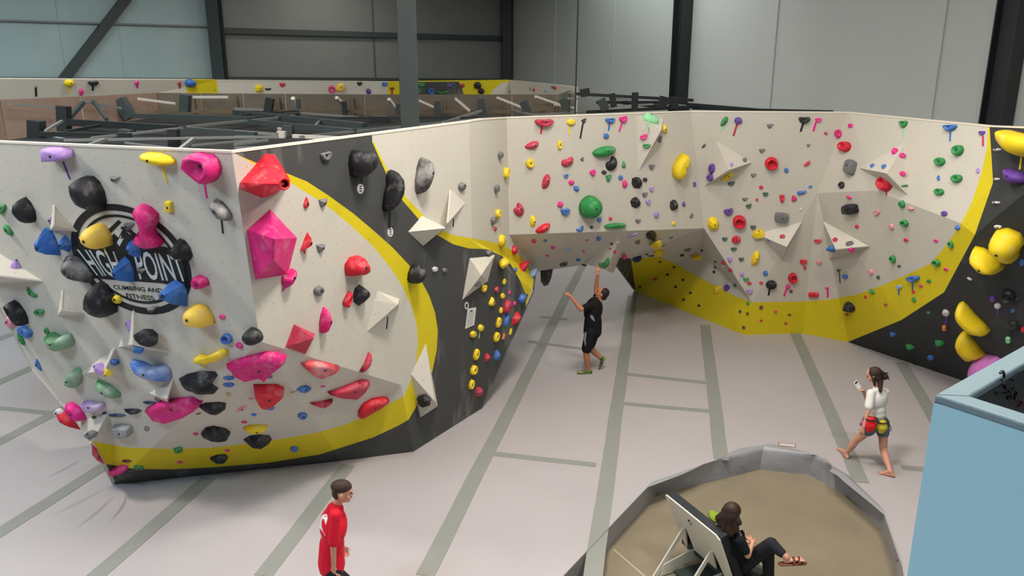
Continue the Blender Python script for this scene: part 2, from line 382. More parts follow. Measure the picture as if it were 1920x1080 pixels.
# ================================================================== climbing walls
P1 = atz(435, 287, 5.15); B1 = atz(775, 847, 0)
pc = Pl(P1, atz(900, 768, 0), B1); P2 = pc.at(487, 640); P3 = pc.at(752, 722); A0 = atz(0, 268, 5.15)
pa = Pl(P1, P2, A0)
G0 = atz(1295, 210, 5.15); G1 = atz(1590, 212, 5.15); G2 = atz(1395, 628, 0); pg = Pl(G0, G1, G2)
H1 = atz(1855, 238, 5.15); G4 = pg.at(1533, 362); ph = Pl(G1, H1, G4); K = ph.at(1800, 418)
BL = atz(1590, 641, 0); lw = Pl(G4, K, BL)
def v(x, y, p): return (x, y, p)
V = {'PL': v(-220, 258, pa.at(-220, 258)), 'A0': v(0, 268, A0), 'P1': v(435, 287, P1), 'P2': v(487, 640, P2), 'P3': v(752, 722, P3), 'B1': v(775, 847, B1),
 'AL': v(-140, 430, pa.at(-140, 430)), 'A5': v(0, 575, pa.at(0, 575)), 'A6': v(62, 690, pa.at(62, 690)), 'A7': v(118, 757, pa.at(118, 757)), 'P6': v(150, 790, pa.at(150, 790)), 'P5': v(205, 770, pa.at(205, 770)),
 'D1': v(172, 830, aty(172, 830, 10.25)), 'B0': v(215, 908, atz(215, 908, 0)), 'DM': v(640, 864, atz(640, 864, 0)),
 'C8': v(880, 229, pc.at(880, 229)), 'C9': v(885, 450, pc.at(885, 450)), 'C10': v(900, 768, atz(900, 768, 0)), 'C4': v(935, 690, pc.at(935, 690)), 'C5': v(1000, 545, pc.at(1000, 545)), 'C6': v(1005, 510, pc.at(1005, 510)),
 'C7': v(955, 440, pc.at(955, 440)), 'F0': v(950, 222, atz(950, 222, 5.15)), 'C11': v(905, 225, pc.at(905, 225)),
 'G0': v(1295, 210, G0), 'G1': v(1590, 212, G1), 'G3': v(1410, 567, pg.at(1410, 567)), 'G2': v(1395, 628, G2), 'G5': v(1505, 625, atz(1505, 625, 0)), 'G4': v(1533, 362, G4),
 'F3': v(1320, 428, pg.at(1320, 428)), 'S4': v(1310, 470, atz(1310, 470, 1.72)), 'S2': v(1150, 488, atz(1150, 488, 1.9)), 'S3': v(1183, 486, atz(1183, 486, 1.5)), 'J0': v(1192, 546, atz(1192, 546, 0)),
 'H1': v(1855, 238, H1), 'H2': v(1862, 342, ph.at(1862, 342)), 'K': v(1800, 418, K), 'K2': v(1640, 357, ph.at(1640, 357)), 'L1': v(1828, 440, lw.at(1828, 440)), 'L2': v(1770, 548, lw.at(1770, 548)), 'BL': v(1590, 641, BL), 'L3': v(1690, 600, lw.at(1690, 600)),
 'I1': v(1800, 712, atz(1800, 712, 0)), 'I2': v(2010, 800, atz(2010, 800, 0)), 'I3': v(2060, 246, aty(2060, 246, 10.6))}
FP = Pl(V['F0'][2], G0, V['F3'][2]); V['C7'] = v(955, 440, FP.at(955, 440)); V['C6'] = v(1005, 510, atz(1005, 510, 1.72))
C2P = Pl(V['C8'][2], V['F0'][2], V['C7'][2]); V['C11'] = v(905, 225, C2P.at(905, 225)); V['C9'] = v(885, 450, C2P.at(885, 450))
FAC = {'A': ['PL', 'A0', 'P1', 'P2', 'P5', 'P6', 'A7', 'A6', 'A5', 'AL'],
 'D': ['P2', 'P3', 'DM', 'B0', 'D1', 'P6', 'P5'], 'D2': ['P3', 'B1', 'DM'],
 'C': ['P1', 'C8', 'C9', 'C10', 'B1', 'P3', 'P2'], 'C2': ['C8', 'C11', 'F0', 'C7', 'C9'], 'C3': ['C9', 'C7', 'C6', 'C5', 'C4', 'C10'],
 'F': ['F0', 'G0', 'F3', 'C7'], 'S': ['C7', 'F3', 'S4', 'S3', 'S2', 'C6'],
 'J': ['S3', 'S4', 'G3', 'G2', 'J0'], 'J2': ['F3', 'G3', 'S4'], 'W': ['S2', 'S3', 'J0'],
 'G': ['G0', 'G1', 'G4', 'G5', 'G2', 'G3', 'F3'], 'H': ['G1', 'H1', 'H2', 'K', 'K2', 'G4'], 'L': ['G4', 'K2', 'K', 'H2', 'L1', 'L2', 'L3', 'BL', 'G5'],
 'I': ['H1', 'I3', 'I2', 'I1', 'BL', 'L3', 'L2', 'L1', 'H2']}
o1 = [(447, 291), (480, 305), (540, 326), (575, 340), (615, 366), (662, 400), (700, 432), (737, 465), (767, 497), (790, 527), (805, 555), (816, 587), (821, 620), (819, 655), (811, 695), (795, 735), (779, 765), (766, 787), (745, 799), (700, 820), (600, 852), (500, 868), (400, 876), (325, 880), (250, 879), (200, 870)]
i1 = [(447, 292), (482, 310), (550, 346), (592, 372), (625, 395), (660, 425), (700, 462), (725, 493), (740, 513), (757, 542), (772, 575), (781, 607), (784, 640), (780, 680), (770, 715), (757, 743), (712, 767), (650, 795), (600, 810), (512, 826), (400, 839), (325, 842), (237, 839), (166, 826)]
o2 = [(701, 266), (728, 322), (752, 360), (795, 405), (825, 430), (850, 441), (880, 446), (912, 451), (945, 460), (975, 480), (995, 505), (1001, 530), (992, 556)]
i2 = [(698, 266), (724, 325), (753, 374), (787, 413), (815, 438), (850, 458), (880, 466), (912, 467), (940, 479), (958, 496), (972, 520), (985, 549), (986, 575)]
top_dark = [(430, 282), (560, 262), (697, 244)]
dark1 = [(430, 282)]+o1+[(190, 900), (215, 925), (775, 860), (905, 775), (945, 690)]+i2[::-1]+[(697, 244)]
yel1 = o1+[(150, 850)]+i1[::-1]
yel2 = o2+i2[::-1]
i3 = [(1380, 568), (1410, 567), (1460, 566), (1510, 565), (1551, 562), (1604, 553), (1652, 536), (1700, 515), (1743, 495), (1769, 466), (1787, 442), (1803, 417), (1822, 380), (1840, 325), (1851, 275), (1853, 230)]
yel3 = i3+[(1861, 225), (1866, 290), (1862, 342), (1828, 440), (1770, 548), (1690, 600), (1590, 641), (1590, 650), (1395, 640), (1380, 628)]
yel4 = [(1175, 486), (1236, 481), (1262, 492), (1330, 530), (1380, 556), (1411, 567), (1395, 640), (1185, 560)]
dark3 = [(1855, 238), (1858, 342), (1828, 440), (1770, 548), (1690, 600), (1590, 641), (1700, 900), (2300, 900), (2300, 150), (1860, 180)]
dark4 = [(1150, 480), (1183, 485), (1192, 550), (1150, 500)]
NEAR = Sheet(V, FAC, [(1, dark1), (2, yel1), (2, yel2), (2, yel4), (2, yel3), (1, dark4), (3, [(1855.5, 238), (1862, 342), (1828, 440), (1770, 548), (1690, 600), (1590, 641), (1700, 900), (2300, 900), (2300, 150), (1862, 180)])])
WM = [CREAM, DARKP, YELP, DARKI]
def wallthing(label, facs, base, group=None):
    e = empty('climbing_wall', base); tag(e, label, 'climbing wall', group)
    for f in facs: NEAR.build(f, e, WM)
    return e
wA = wallthing('jutting climbing wall on the left with the round club emblem, dark base and yellow stripe', ['A', 'D', 'D2', 'C', 'C2', 'C3'], B1)
wF = wallthing('cream climbing wall spanning the walk-through arch, with a yellow wall recessed beneath it', ['F', 'S', 'J', 'J2', 'W'], V['J0'][2])
wG = wallthing('faceted cream climbing wall right of the arch with a broad yellow band at its foot', ['G', 'H', 'L'], BL)
wI = wallthing('dark charcoal climbing wall at the far right carrying the huge yellow holds', ['I'], V['I1'][2])
# side returns that close the hidden flanks
def ret(parent, keys, d, m=DARKP, ln=1.6):
    d = Vector(d).normalized()*ln; a = [V[k][2] for k in keys]; n_ = len(a)
    vs = a+[p+d for p in a]
    for p in vs: p.z = max(p.z, 0.0)
    o = mesh('side_panel', vs, [(i, i+1, i+1+n_, i+n_) for i in range(n_-1)], m, parent)
    md = o.modifiers.new('thickness', 'SOLIDIFY'); md.thickness = 0.05; md.offset = 0
    uvmap(o, Vector((1, 0, 0)))
ret(wA, ['AL', 'A5', 'A6', 'A7', 'P6', 'D1', 'B0'], (-0.75, 1, 0), CREAM)
print('P5', V['P5'][2], V['P6'][2], V['P2'][2], V['P3'][2], V['F3'][2], V['C7'][2], V['C8'][2], V['F0'][2])
ret(wA, ['C10', 'C4', 'C5', 'C6'], (-0.55, 1, 0), DARKP)
# bright top lip along the wall tops
LIP = mat('pale_lip_timber', (226, 218, 202), 0.6)
def lip(parent, ks):
    for a, b in zip(ks, ks[1:]):
        A, B = V[a][2].copy(), V[b][2].copy(); d = (B-A).normalized(); nn = Vector((d.y, -d.x, 0))
        if nn.dot(CP-A) < 0: nn = -nn
        sh = -nn*0.035+Vector((0, 0, .012))
        bar('top_lip', A+sh-d*.01, B+sh+d*.01, 0.085, LIP, parent, 0.025)
lip(wA, ['PL', 'A0', 'P1', 'C8', 'C11', 'F0']); lip(wF, ['F0', 'G0']); lip(wG, ['G0', 'G1', 'H1']); lip(wI, ['H1', 'I3'])
# painted emblem on the left face
INK = mat('black_wall_ink', (28, 29, 31), 0.6)
PALEI = mat('pale_wall_ink', (206, 212, 210), 0.6)
em = empty('painted_emblem', pa.at(246, 486)); em.parent = wA; em.location = pa.at(246, 486)-wA.location
def eb(u, v_, off_):
    return pa.at(246+u*110-v_*(-27)*-1*-1, 486+u*12-v_*103, off_)
def emb(u, v_): return (246+u*110+(-v_)*27, 486+u*12-v_*103)
def decal(pts, m, off_=0.004, faces=None, name='painted_shape'):
    n_ = len(pts); vs = [pa.at(x, y, off_) for x, y in pts]
    o = mesh(name, vs, faces or [tuple(range(n_))], m, None, origin=pa.at(246, 486))
    o.parent = em; o.location = (0, 0, 0)
    bm = bmesh.new(); bm.from_mesh(o.data); bmesh.ops.recalc_face_normals(bm, faces=bm.faces)
    bmesh.ops.triangulate(bm, faces=[f for f in bm.faces if len(f.verts) > 4]); bm.faces.ensure_lookup_table()
    s = sum((f.normal*f.calc_area() for f in bm.faces), Vector())
    if s.dot(pa.n) < 0: bmesh.ops.reverse_faces(bm, faces=bm.faces)
    bm.to_mesh(o.data); bm.free(); return o
def ringdecal(r0, r1, a0=0, a1=360, m=INK, off_=0.004, name='painted_ring'):
    N = 72; pts = []; fs = []
    for i in range(N+1):
        t = math.radians(a0+(a1-a0)*i/N)
        for rr_ in (r0, r1): pts.append(emb(rr_*math.cos(t), rr_*math.sin(t)))
    for i in range(N): k = i*2; fs.append((k, k+1, k+3, k+2))
    return decal(pts, m, off_, fs, name)
ringdecal(0.88, 1.0); ringdecal(0.76, 0.81, 205, 335); ringdecal(0.76, 0.81, 10, 165)
decal([(134, 458), (150, 446), (165, 436), (200, 452), (214, 438), (222, 446), (231, 428), (243, 440), (250, 436), (262, 446), (275, 441), (300, 462), (345, 468), (352, 474), (357, 540), (300, 531), (176, 522), (160, 500)], INK, 0.004, name='painted_banner')
decal([(203, 430), (222, 412), (228, 417), (208, 437)], INK, name='painted_peak')
decal([(228, 424), (245, 430), (262, 444), (256, 447), (240, 435), (226, 429)], INK, name='painted_peak')
decal([(219, 455), (228, 440), (226, 449), (232, 446), (224, 462)], PALEI, 0.006, name='painted_peak')
def text_decal(s, quad, m, off_, squeeze=1.0, name='painted_lettering'):
    cu = bpy.data.curves.new('lettering', 'FONT'); cu.body = s; cu.offset = 0.012; cu.resolution_u = 3
    t = bpy.data.objects.new('lettering', cu); COL.objects.link(t)
    dg = bpy.context.evaluated_depsgraph_get(); me = bpy.data.meshes.new_from_object(t.evaluated_get(dg))
    bpy.data.objects.remove(t); bpy.data.curves.remove(cu)
    xs = [q.co.x for q in me.vertices]; ys = [q.co.y for q in me.vertices]
    x0, x1, y0, y1 = min(xs), max(xs), min(ys), max(ys)
    TL, TR, BR, BLq = [Vector(q) for q in quad]; pts = []
    for q in me.vertices:
        u = (q.co.x-x0)/(x1-x0); w = (q.co.y-y0)/(y1-y0)
        p = TL.lerp(TR, u)*w+BLq.lerp(BR, u)*(1-w); pts.append((p.x, p.y))
    return decal(pts, m, off_, [tuple(p.vertices) for p in me.polygons], name)
text_decal('HIGH', [(143, 467), (214, 471), (231, 520), (182, 517)], PALEI, 0.007)
text_decal('POINT', [(248, 468), (336, 480), (353, 529), (262, 524)], PALEI, 0.007)
text_decal('CLIMBING AND', [(211, 534), (303, 541), (306, 550), (214, 542)], INK, 0.006)
text_decal('FITNESS', [(235, 550), (287, 555), (291, 564), (238, 559)], INK, 0.006)

# ---- the long wall strip seen far behind the framework
BS = {'a': v(-160, 152, atz(-160, 152, 5.45)), 'b': v(0, 148, aty(0, 148, 22.6)), 'c': v(405, 150, aty(405, 150, 28.5)), 'd': v(725, 153, aty(725, 153, 31.5)), 'e': v(955, 150, aty(955, 150, 33.5)), 'f': v(1080, 163, aty(1080, 163, 28)),
 'g': v(1080, 240, aty(1080, 240, 28.3)), 'h': v(955, 240, aty(955, 240, 33.8)), 'i': v(725, 240, aty(725, 240, 31.8)), 'j': v(405, 240, aty(405, 240, 28.8)), 'k': v(0, 240, aty(0, 240, 22.9)), 'l': v(-160, 240, aty(-160, 240, 20.8))}
BS['a'] = v(-160, 146, aty(-160, 146, 20.5))
FAR = Sheet(BS, {'Z1': ['a', 'b', 'k', 'l'], 'Z2': ['b', 'c', 'j', 'k'], 'Z3': ['c', 'd', 'i', 'j'], 'Z4': ['d', 'e', 'h', 'i'], 'Z5': ['e', 'f', 'g', 'h']},
    [(2, [(350, 140), (402, 149), (408, 155), (407, 250), (345, 250)]), (2, [(728, 140), (955, 140), (957, 152), (940, 156), (925, 168), (918, 180), (900, 250), (724, 250)]),
     (1, [(784, 153.5), (860, 153), (866, 165), (870, 178), (870, 250), (784, 250)])])
far = empty('climbing_wall', BS['c'][2]*1.0); far.location.z = 0; tag(far, 'long distant climbing wall showing as a pale strip beyond the steel framework', 'climbing wall')
for f in ('Z1', 'Z2', 'Z3', 'Z4', 'Z5'):
    dv, df, dm, _ = FAR.data[f]
    for i, p in enumerate(dv):
        if p.z < 4.0: dv[i] = Vector((p.x, p.y, 0.0))
    FAR.build(f, far, WM)
# ---- plywood backs of the far side of the island
PLYA = mat('pinkish_plywood', (150, 126, 112), 0.8, 0.2, 0.4, 3, (128, 106, 92))
PLYB = mat('weathered_plywood', (112, 102, 90), 0.85, 0.2, 0.4, 3, (92, 82, 72))
ply = empty('plywood_wall_backs', atz(292, 300, 0)); tag(ply, 'bare brown plywood backs of the climbing wall seen behind the steel framework', 'plywood panels')
tl = [(-160, 190, 18.0), (0, 187, 20.5), (150, 181, 22.6), (292, 174, 25.5), (375, 175, 25.6), (455, 175.5, 25.7), (534, 176, 25.8), (683, 177, 26), (860, 177, 26), (960, 177, 26), (1045, 177, 26), (1080, 165, 30)]
for i in range(len(tl)-1):
    a, b = aty(*tl[i]), aty(*tl[i+1]); g = Vector(((b-a).normalized()*0.012))
    vs = [a+g, b-g, Vector((b.x-g.x, b.y, 3.1)), Vector((a.x+g.x, a.y, 3.1))]
    o = mesh('plywood_panel', vs, [(0, 1, 2, 3)], PLYA if i < 3 else PLYB, ply); recalc(o)
    md = o.modifiers.new('t', 'SOLIDIFY'); md.thickness = 0.04
    if i < 10:
        for k in (0.15, 0.85):
            q = a.lerp(b, k)
            if i > 2 and k > .5: bar('timber_stud', Vector((q.x, q.y-.05, q.z-.1)), Vector((q.x, q.y-.05, 3.1)), 0.07, PLYM, ply)
a, b = aty(292, 209, 25.2), aty(1045, 209, 25.6)
bar('ledger_rail', a, b, 0.1, PLYM, ply, 0.08)
# ---- black sheet added to stand in for shade in the cavity under the framework
dk = mesh('cavity_shade_sheet', [aty(-230, 262, 14.5), aty(0, 262, 17), aty(290, 226, 24.8), aty(1045, 217, 25.4), Vector((-0.8, 15.2, 3.9)), Vector((-3.5, 10.6, 3.9)), Vector((-7.6, 12.2, 3.9))],
   [tuple(range(7))], mat('cavity_shade_black', (20, 20, 21), 0.9))
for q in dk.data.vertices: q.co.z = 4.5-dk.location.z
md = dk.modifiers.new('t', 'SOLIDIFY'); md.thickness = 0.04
tag(dk, 'black sheet standing in for shade under the steel framework behind the wall tops', 'shade sheet')
# ---- steel framework
fw = empty('steel_framework', Vector((-2.5, 17, 3.97))); tag(fw, 'dark steel tube framework that props the climbing walls from behind', 'framework')
MM = {'d': STEELB, 't': STEEL, 'l': STEELG, 'w': mat('pale_galvanised_tube', (206, 200, 190), 0.5)}
def ylim(x):
    for a, b in zip(tl, tl[1:]):
        if a[0] <= x <= b[0]: return a[2]+(b[2]-a[2])*(x-a[0])/(b[0]-a[0])-.6
    return rightp(x).y-1.5 if x > 1046 else 17
def fb(s, name='beam', zt=4.72):
    for row in s.strip().split('\n'):
        q = row.split(','); x0, y0, x1, y1, w = map(float, q[:5]); m = MM[q[5].strip()]
        nm = {'p': 'post', 's': 'strut', 'b': 'beam'}[q[6].strip()]
        if nm == 'post':
            d = atz(x1, y1, 4.5).y if y1 > 212 else 24.0
            d = min(d, ylim(x1)); A, B = aty(x0, y0, d), aty(x1, y1, d)
        else:
            dz = lambda x, y: min(atz(x, y, zt).y if y > 190 else 25, ylim(x))
            da, db = dz(x0, y0), dz(x1, y1)
            if nm == 'strut' : db = min(db, da+1.5); da = min(da, db+1.5)
            A, B = aty(x0, y0, da), aty(x1, y1, db)
        ww = w*(1.35 if q[5].strip() in 'dt' else 1.1)/FPX*(A.y+B.y)/2
        bar(nm, A, B, ww, m, fw)
fb('''119,199,121,246,14,d,p
224,186,246,221,14,t,p
348,178,347,209,12,t,p
68,226,69,262,17,d,p
238,243,238,256,17,t,p
110,258,110,270,14,l,p
325,242,328,279,13,d,p
20,195,102,202,4,l,s
155,190,226,203,4,l,s
258,185,328,194,4,w,s
362,182,428,182,4,w,s
85,246,116,227,4,l,s
156,192,130,222,5,t,s
175,190,200,224,4,t,s
125,229,330,241,9,d,b
250,217,480,223,6,t,b
75,251,245,254,6,d,b
120,263,480,257,4,l,b
172,259,342,240,4,l,b
352,238,462,226,4,l,b
352,242,480,252,6,t,b
165,273,196,262,5,l,b
337,281,362,261,6,l,b
235,268,330,279,3,l,b
360,273,480,262,3,l,b
120,248,188,235,4,d,b
430,228,560,214,4,d,b
507,184,502,213,10,d,p
559,186,560,204,5,t,p
645,190,647,221,6,d,p
745,194,745,216,6,t,p
820,190,821,220,8,t,p
901,186,906,216,10,t,p
549,184,555,196,6,w,s
631,183,642,194,5,w,s
729,186,741,202,5,w,s
786,189,815,202,4,w,s
853,184,881,208,4,w,s
440,211,684,236,7,t,b
468,228,664,247,7,t,b
440,204,500,206,4,l,b
472,226,552,217,4,l,b
440,246,520,252,4,l,b
440,257,522,257,4,l,b
440,271,502,263,4,l,b
440,277,530,275,3,l,b
550,255,650,260,6,w,b
562,257,900,223,4,l,b
660,245,942,219,4,t,b
640,221,1000,221,3,d,b
590,237,602,224,3,l,b
830,231,902,208,4,l,b
565,212,672,220,3,l,b
450,216,560,208,3,t,b
540,235,541,258,14,t,p
528,246,528,262,13,w,p
712,217,712,232,24,d,p
932,183,977,201,4,w,s
1004,181,1050,197,4,w,s
980,190,990,211,11,t,p
1055,185,1063,206,11,t,p
1126,186,1136,206,11,t,p
1096,166,1098,181,12,d,p
1147,175,1151,201,8,d,p
1191,173,1190,207,8,d,p
1246,181,1240,203,11,d,p
1266,182,1264,203,9,d,p
1066,173,1116,180,3,l,b
1060,184,1112,188,3,l,b
1150,185,1192,189,3,l,b
1146,200,1232,195,3,l,b
1250,194,1300,201,3,l,b
1168,193,1290,206,4,d,b
1000,216,1182,204,3,l,b
1100,210,1310,200,4,d,b
1080,176,1300,188,4,d,b
1120,192,1260,192,4,d,b
1290,196,1420,207,5,d,b
1300,203,1560,210,4,d,b
1040,196,1080,203,3,w,s
960,207,1010,219,3,l,b''')
for (x, y, w_) in [(110, 259, 14), (325, 243, 13), (528, 245, 13)]:
    d = atz(x, y, 4.4).y-0.1; c = aty(x, y, min(d, 20)); s_ = w_/FPX*c.y/2
    o = mesh('white_end_cap', boxpts(c, Vector((s_, 0, 0)), Vector((0, s_*.6, 0)), Vector((0, 0, s_*.9))), BOXF, mat('white_plastic_cap', (225, 220, 216), 0.5), fw); recalc(o)
# ================================================================== pale blue parapet in the right foreground
BLUEP = mat('pale_blue_gloss_paint', (166, 212, 228), 0.35, 0.5, 0.12, 1.2, (170, 214, 230))
COPE = mat('blue_grey_coping_vinyl', (112, 134, 142), 0.5, 0.5, 0.2, 8, (126, 146, 152), bump=0.2)
INDK = mat('dark_green_board', (26, 44, 48), 0.5, 0.5)
zt = 4.3
c0 = atz(1752, 745, zt); e1 = atz(1920, 651, zt); e2 = atz(1920, 800, zt)
d1 = (e1-c0); d1.z = 0; d1.normalize(); d2 = (e2-c0); d2.z = 0; d2.normalize()
n1 = Vector((d1.y, -d1.x, 0)); n1 = n1 if n1.dot(d2) > 0 else -n1
n2 = Vector((-d2.y, d2.x, 0)); n2 = n2 if n2.dot(d1) > 0 else -n2
th = 0.135
E1, E2 = c0+d1*4.2, c0+d2*2.6
par = empty('blue_parapet', Vector((c0.x, c0.y, 0))); tag(par, 'pale blue parapet corner with grey coping in the right foreground', 'parapet')
inn = c0+d1*(th/abs(d1.dot(n2)))+d2*(th/abs(d2.dot(n1)))
def prism(name, pts, z0, z1, m, parent, bw=0.0):
    n_ = len(pts); vs = [Vector((p.x, p.y, z0)) for p in pts]+[Vector((p.x, p.y, z1)) for p in pts]
    o = mesh(name, vs, [tuple(range(n_))[::-1], tuple(range(n_, 2*n_))]+[(i, (i+1) % n_, (i+1) % n_+n_, i+n_) for i in range(n_)], m, parent); recalc(o)
    if bw: bevel(o, bw, 3)
    return o
ia, ib = inn+d1*4.0, inn+d2*2.4
prism('front_panel', [c0, E2, E2+n2*.05, c0+n2*.05], 0, zt-.03, BLUEP, par)
prism('side_panel', [c0, E1, E1+n1*.05, c0+n1*.05], 0, zt-.03, BLUEP, par)
prism('inner_board', [inn+n1*-.03, ia+n1*-.03, ia, inn], 0, zt-.03, INDK, par)
prism('inner_board', [inn+n2*-.03, ib+n2*-.03, ib, inn], 0, zt-.03, INDK, par)
prism('coping', [c0, E1, Vector((ia.x, ia.y, 0)), inn], zt-.035, zt+.02, COPE, par, .015)
prism('coping', [c0, inn, ib, E2], zt-.035, zt+.02, COPE, par, .015)
prism('cabinet_floor', [inn, ia, ia+d2*2.4, ib], 0.0, 0.05, INDK, par)
SCR = mat('black_marker', (8, 10, 10), 0.4)
REDS = mat('dull_red_marker', (96, 34, 30), 0.5)
ppl = Pl(Vector((inn.x, inn.y, zt)), Vector((ia.x, ia.y, zt)), Vector((inn.x, inn.y, 0)))
def smooth_path(p):
    for _ in range(2):
        q = [p[0]]
        for a, b in zip(p, p[1:]): q += [a*.75+b*.25, a*.25+b*.75]
        p = q+[p[-1]]
    return p
for k, (pts, m) in enumerate([([(1868, 738), (1880, 741), (1893, 736), (1888, 748), (1900, 752)], SCR), ([(1880, 722), (1886, 716), (1884, 730), (1892, 728), (1896, 745)], SCR), ([(1842, 758), (1850, 752), (1858, 760), (1866, 762)], SCR),
     ([(1895, 735), (1902, 728), (1908, 736), (1900, 748), (1912, 750)], SCR), ([(1908, 752), (1914, 748), (1918, 758), (1910, 762)], REDS), ([(1875, 700), (1880, 694), (1884, 706), (1878, 712)], SCR), ([(1898, 712), (1905, 705), (1912, 700)], SCR)]):
    bm = bmesh.new(); cp = smooth_path([ppl.at(p[0], p[1], .004) for p in pts]); org = cp[0]
    for a, b in zip(cp, cp[1:]): bmesh.ops.create_cube(bm, size=1, matrix=Matrix.Translation((a+b)/2-org) @ (b-a).to_track_quat('X', 'Z').to_matrix().to_4x4() @ Matrix.Diagonal(((b-a).length*1.1, .012, .012, 1)))
    me = bpy.data.meshes.new('marker_scrawl'); bm.to_mesh(me); bm.free()
    o = link('marker_scrawl', me, m, par); o.location = org-par.location
# ================================================================== volumes (plywood pyramids bolted on the walls)
REG = []      # every wall-mounted thing: dict(o, x, y, col, noun, face, lab, lm)
FACE = {'A': 'pale left face', 'D': 'shaded undercut face', 'D2': 'shaded undercut face', 'C': 'cream face beside the dark sweep', 'C2': 'cream face left of the arch', 'C3': 'dark panel left of the arch',
 'F': 'cream wall over the arch', 'S': 'grey soffit over the arch', 'J': 'yellow wall under the arch', 'J2': 'yellow wall under the arch', 'W': 'dark wedge', 'G': 'cream wall right of the arch', 'H': 'cream upper wall at right', 'L': 'lower wall at right', 'I': 'dark far right wall',
 'Z1': 'distant wall strip', 'Z2': 'distant wall strip', 'Z3': 'distant wall strip', 'Z4': 'distant wall strip', 'Z5': 'distant wall strip'}
def volume(base, apex, h, label, lm, m=VOLM, face=None, hold=False, group=None):
    cx = sum(p[0] for p in base)/len(base); cy = sum(p[1] for p in base)/len(base)
    hh = hit(*(face or (cx, cy))); pl = hh[1]
    vs = [pl.at(x, y, -0.01) for x, y in base]; c = pl.at(cx, cy)
    ax = [apex] if isinstance(apex[0], (int, float)) else apex
    hs = h if isinstance(h, list) else [h]*len(ax)
    tops = [pl.at(a[0], a[1], q) for a, q in zip(ax, hs)]
    e = empty('climbing_volume', c); n_ = len(base)
    if len(tops) == 1:
        fs = [((vs[i], vs[(i+1) % n_], tops[0]), (base[i], base[(i+1) % n_], ax[0])) for i in range(n_)]
    else:   # two apexes: ridge
        fs = []
        near = [min(range(2), key=lambda k: math.dist(b, ax[k])) for b in base]
        for i in range(n_):
            j_ = (i+1) % n_
            if near[i] == near[j_]: fs.append(((vs[i], vs[j_], tops[near[i]]), (base[i], base[j_], ax[near[i]])))
            else: fs.append(((vs[i], vs[j_], tops[near[j_]], tops[near[i]]), (base[i], base[j_], ax[near[j_]], ax[near[i]])))
    for pts, px in fs:
        cc = sum(pts, Vector())/len(pts); nn = (pts[1]-pts[0]).cross(pts[2]-pts[0])
        if nn.length < 1e-6: continue
        nn.normalize()
        if nn.dot(cc-(c-pl.n*0.3)) < 0: nn = -nn
        o = mesh('facet_panel', list(pts)+[p-nn*0.018 for p in pts], [tuple(range(len(pts))), tuple(range(len(pts), 2*len(pts)))[::-1]]+[(i, (i+1) % len(pts), (i+1) % len(pts)+len(pts), i+len(pts)) for i in range(len(pts))], m, e)
        recalc(o); uvmap(o, nn)
        if nn.dot(CP-cc) > 0:
            tp = Pl(*pts[:3])
            for k in range(1, len(px)-1): HITS.append(((px[0], px[k], px[k+1]), tp, hh[2]))
    tag(e, label, 'climbing hold' if hold else 'wall volume', group)
    REG.append(dict(o=e, x=cx, y=cy, lm=lm, face=hh[2], col='', noun='', done=True)); return e
volume([(100, 382), (93, 433), (147, 434)], (99, 425), 0.28, 'cream triangular volume left of the emblem, above two blue holds', 'cream triangular volume beside the emblem')
volume([(-35, 452), (-30, 532), (84, 528)], (-18, 516), 0.35, 'large cream volume cut off by the left edge of the view', 'large cream volume at the left edge')
volume([(116, 542), (108, 592), (161, 590)], (113, 584), 0.25, 'small cream triangular volume beside the big black teardrop hold', 'small cream triangular volume')
volume([(250, 578), (221, 651), (319, 661)], (248, 646), 0.32, 'cream triangular volume under the emblem carrying a black oval hold', 'cream volume under the emblem')
volume([(148, 702), (216, 650), (244, 734)], (196, 694), 0.26, 'pyramid volume low on the pale left face with one shaded facet', 'low pyramid volume')
volume([(278, 737), (323, 708), (314, 757)], (311, 748), 0.2, 'small grey pyramid volume poking out under the lower edge of the pale face', 'small pyramid volume')
volume([(845, 352), (874, 379), (834, 428)], (840, 418), 0.22, 'upright grey-faced volume pointing up on the cream face left of the arch', 'upright grey volume')
volume([(763, 435), (790, 404), (836, 426), (792, 462)], (834, 428), 0.3, 'wide cream volume with a dark underside straddling the upper yellow stripe', 'wide cream volume')
volume([(700, 563), (707, 545), (749, 560), (748, 576), (686, 624)], (746, 571), 0.26, 'square-edged cream volume with a shaded left side inside the yellow arc', 'square-edged cream volume')
volume([(798, 640), (769, 700), (786, 785), (821, 762)], (815, 752), 0.3, 'tall cream spike volume over the lower end of the yellow arc', 'tall spike volume')
volume([(880, 483), (928, 478), (915, 528), (867, 562)], (902, 516), 0.24, 'chalk-white square volume on the dark panel above the paper sign', 'chalk-white square volume')
volume([(1193, 217), (1244, 222), (1243, 245), (1196, 323)], (1240, 243), 0.36, 'grey-sided wedge volume at the top of the wall over the arch', 'tall wedge volume')
volume([(1343, 263), (1411, 304), (1320, 349)], (1366, 319), 0.45, 'big cream pyramid volume near the wall top, right of the yellow double hold', 'big cream pyramid volume')
volume([(1504, 415), (1417, 438), (1467, 489)], (1475, 463), 0.42, 'cream pyramid volume leaning left in the middle of the faceted wall', 'leaning volume', face=(1465, 400))
volume([(1542, 413), (1629, 461), (1555, 489)], (1567, 467), 0.42, 'cream pyramid volume with an outlined ring hold, middle of the faceted wall', 'ringed volume', face=(1580, 440))
volume([(1610, 315), (1696, 268), (1703, 366)], (1663, 325), 0.42, 'cream pyramid volume under the wall top holding pink and blue grips', 'upper right pyramid volume', face=(1670, 300))
volume([(1166, 434), (1097, 494), (1150, 512), (1163, 480)], (1137, 508), 0.32, 'pale volume hanging from the arch soffit above the climber', 'hanging pale volume', face=(1140, 470))
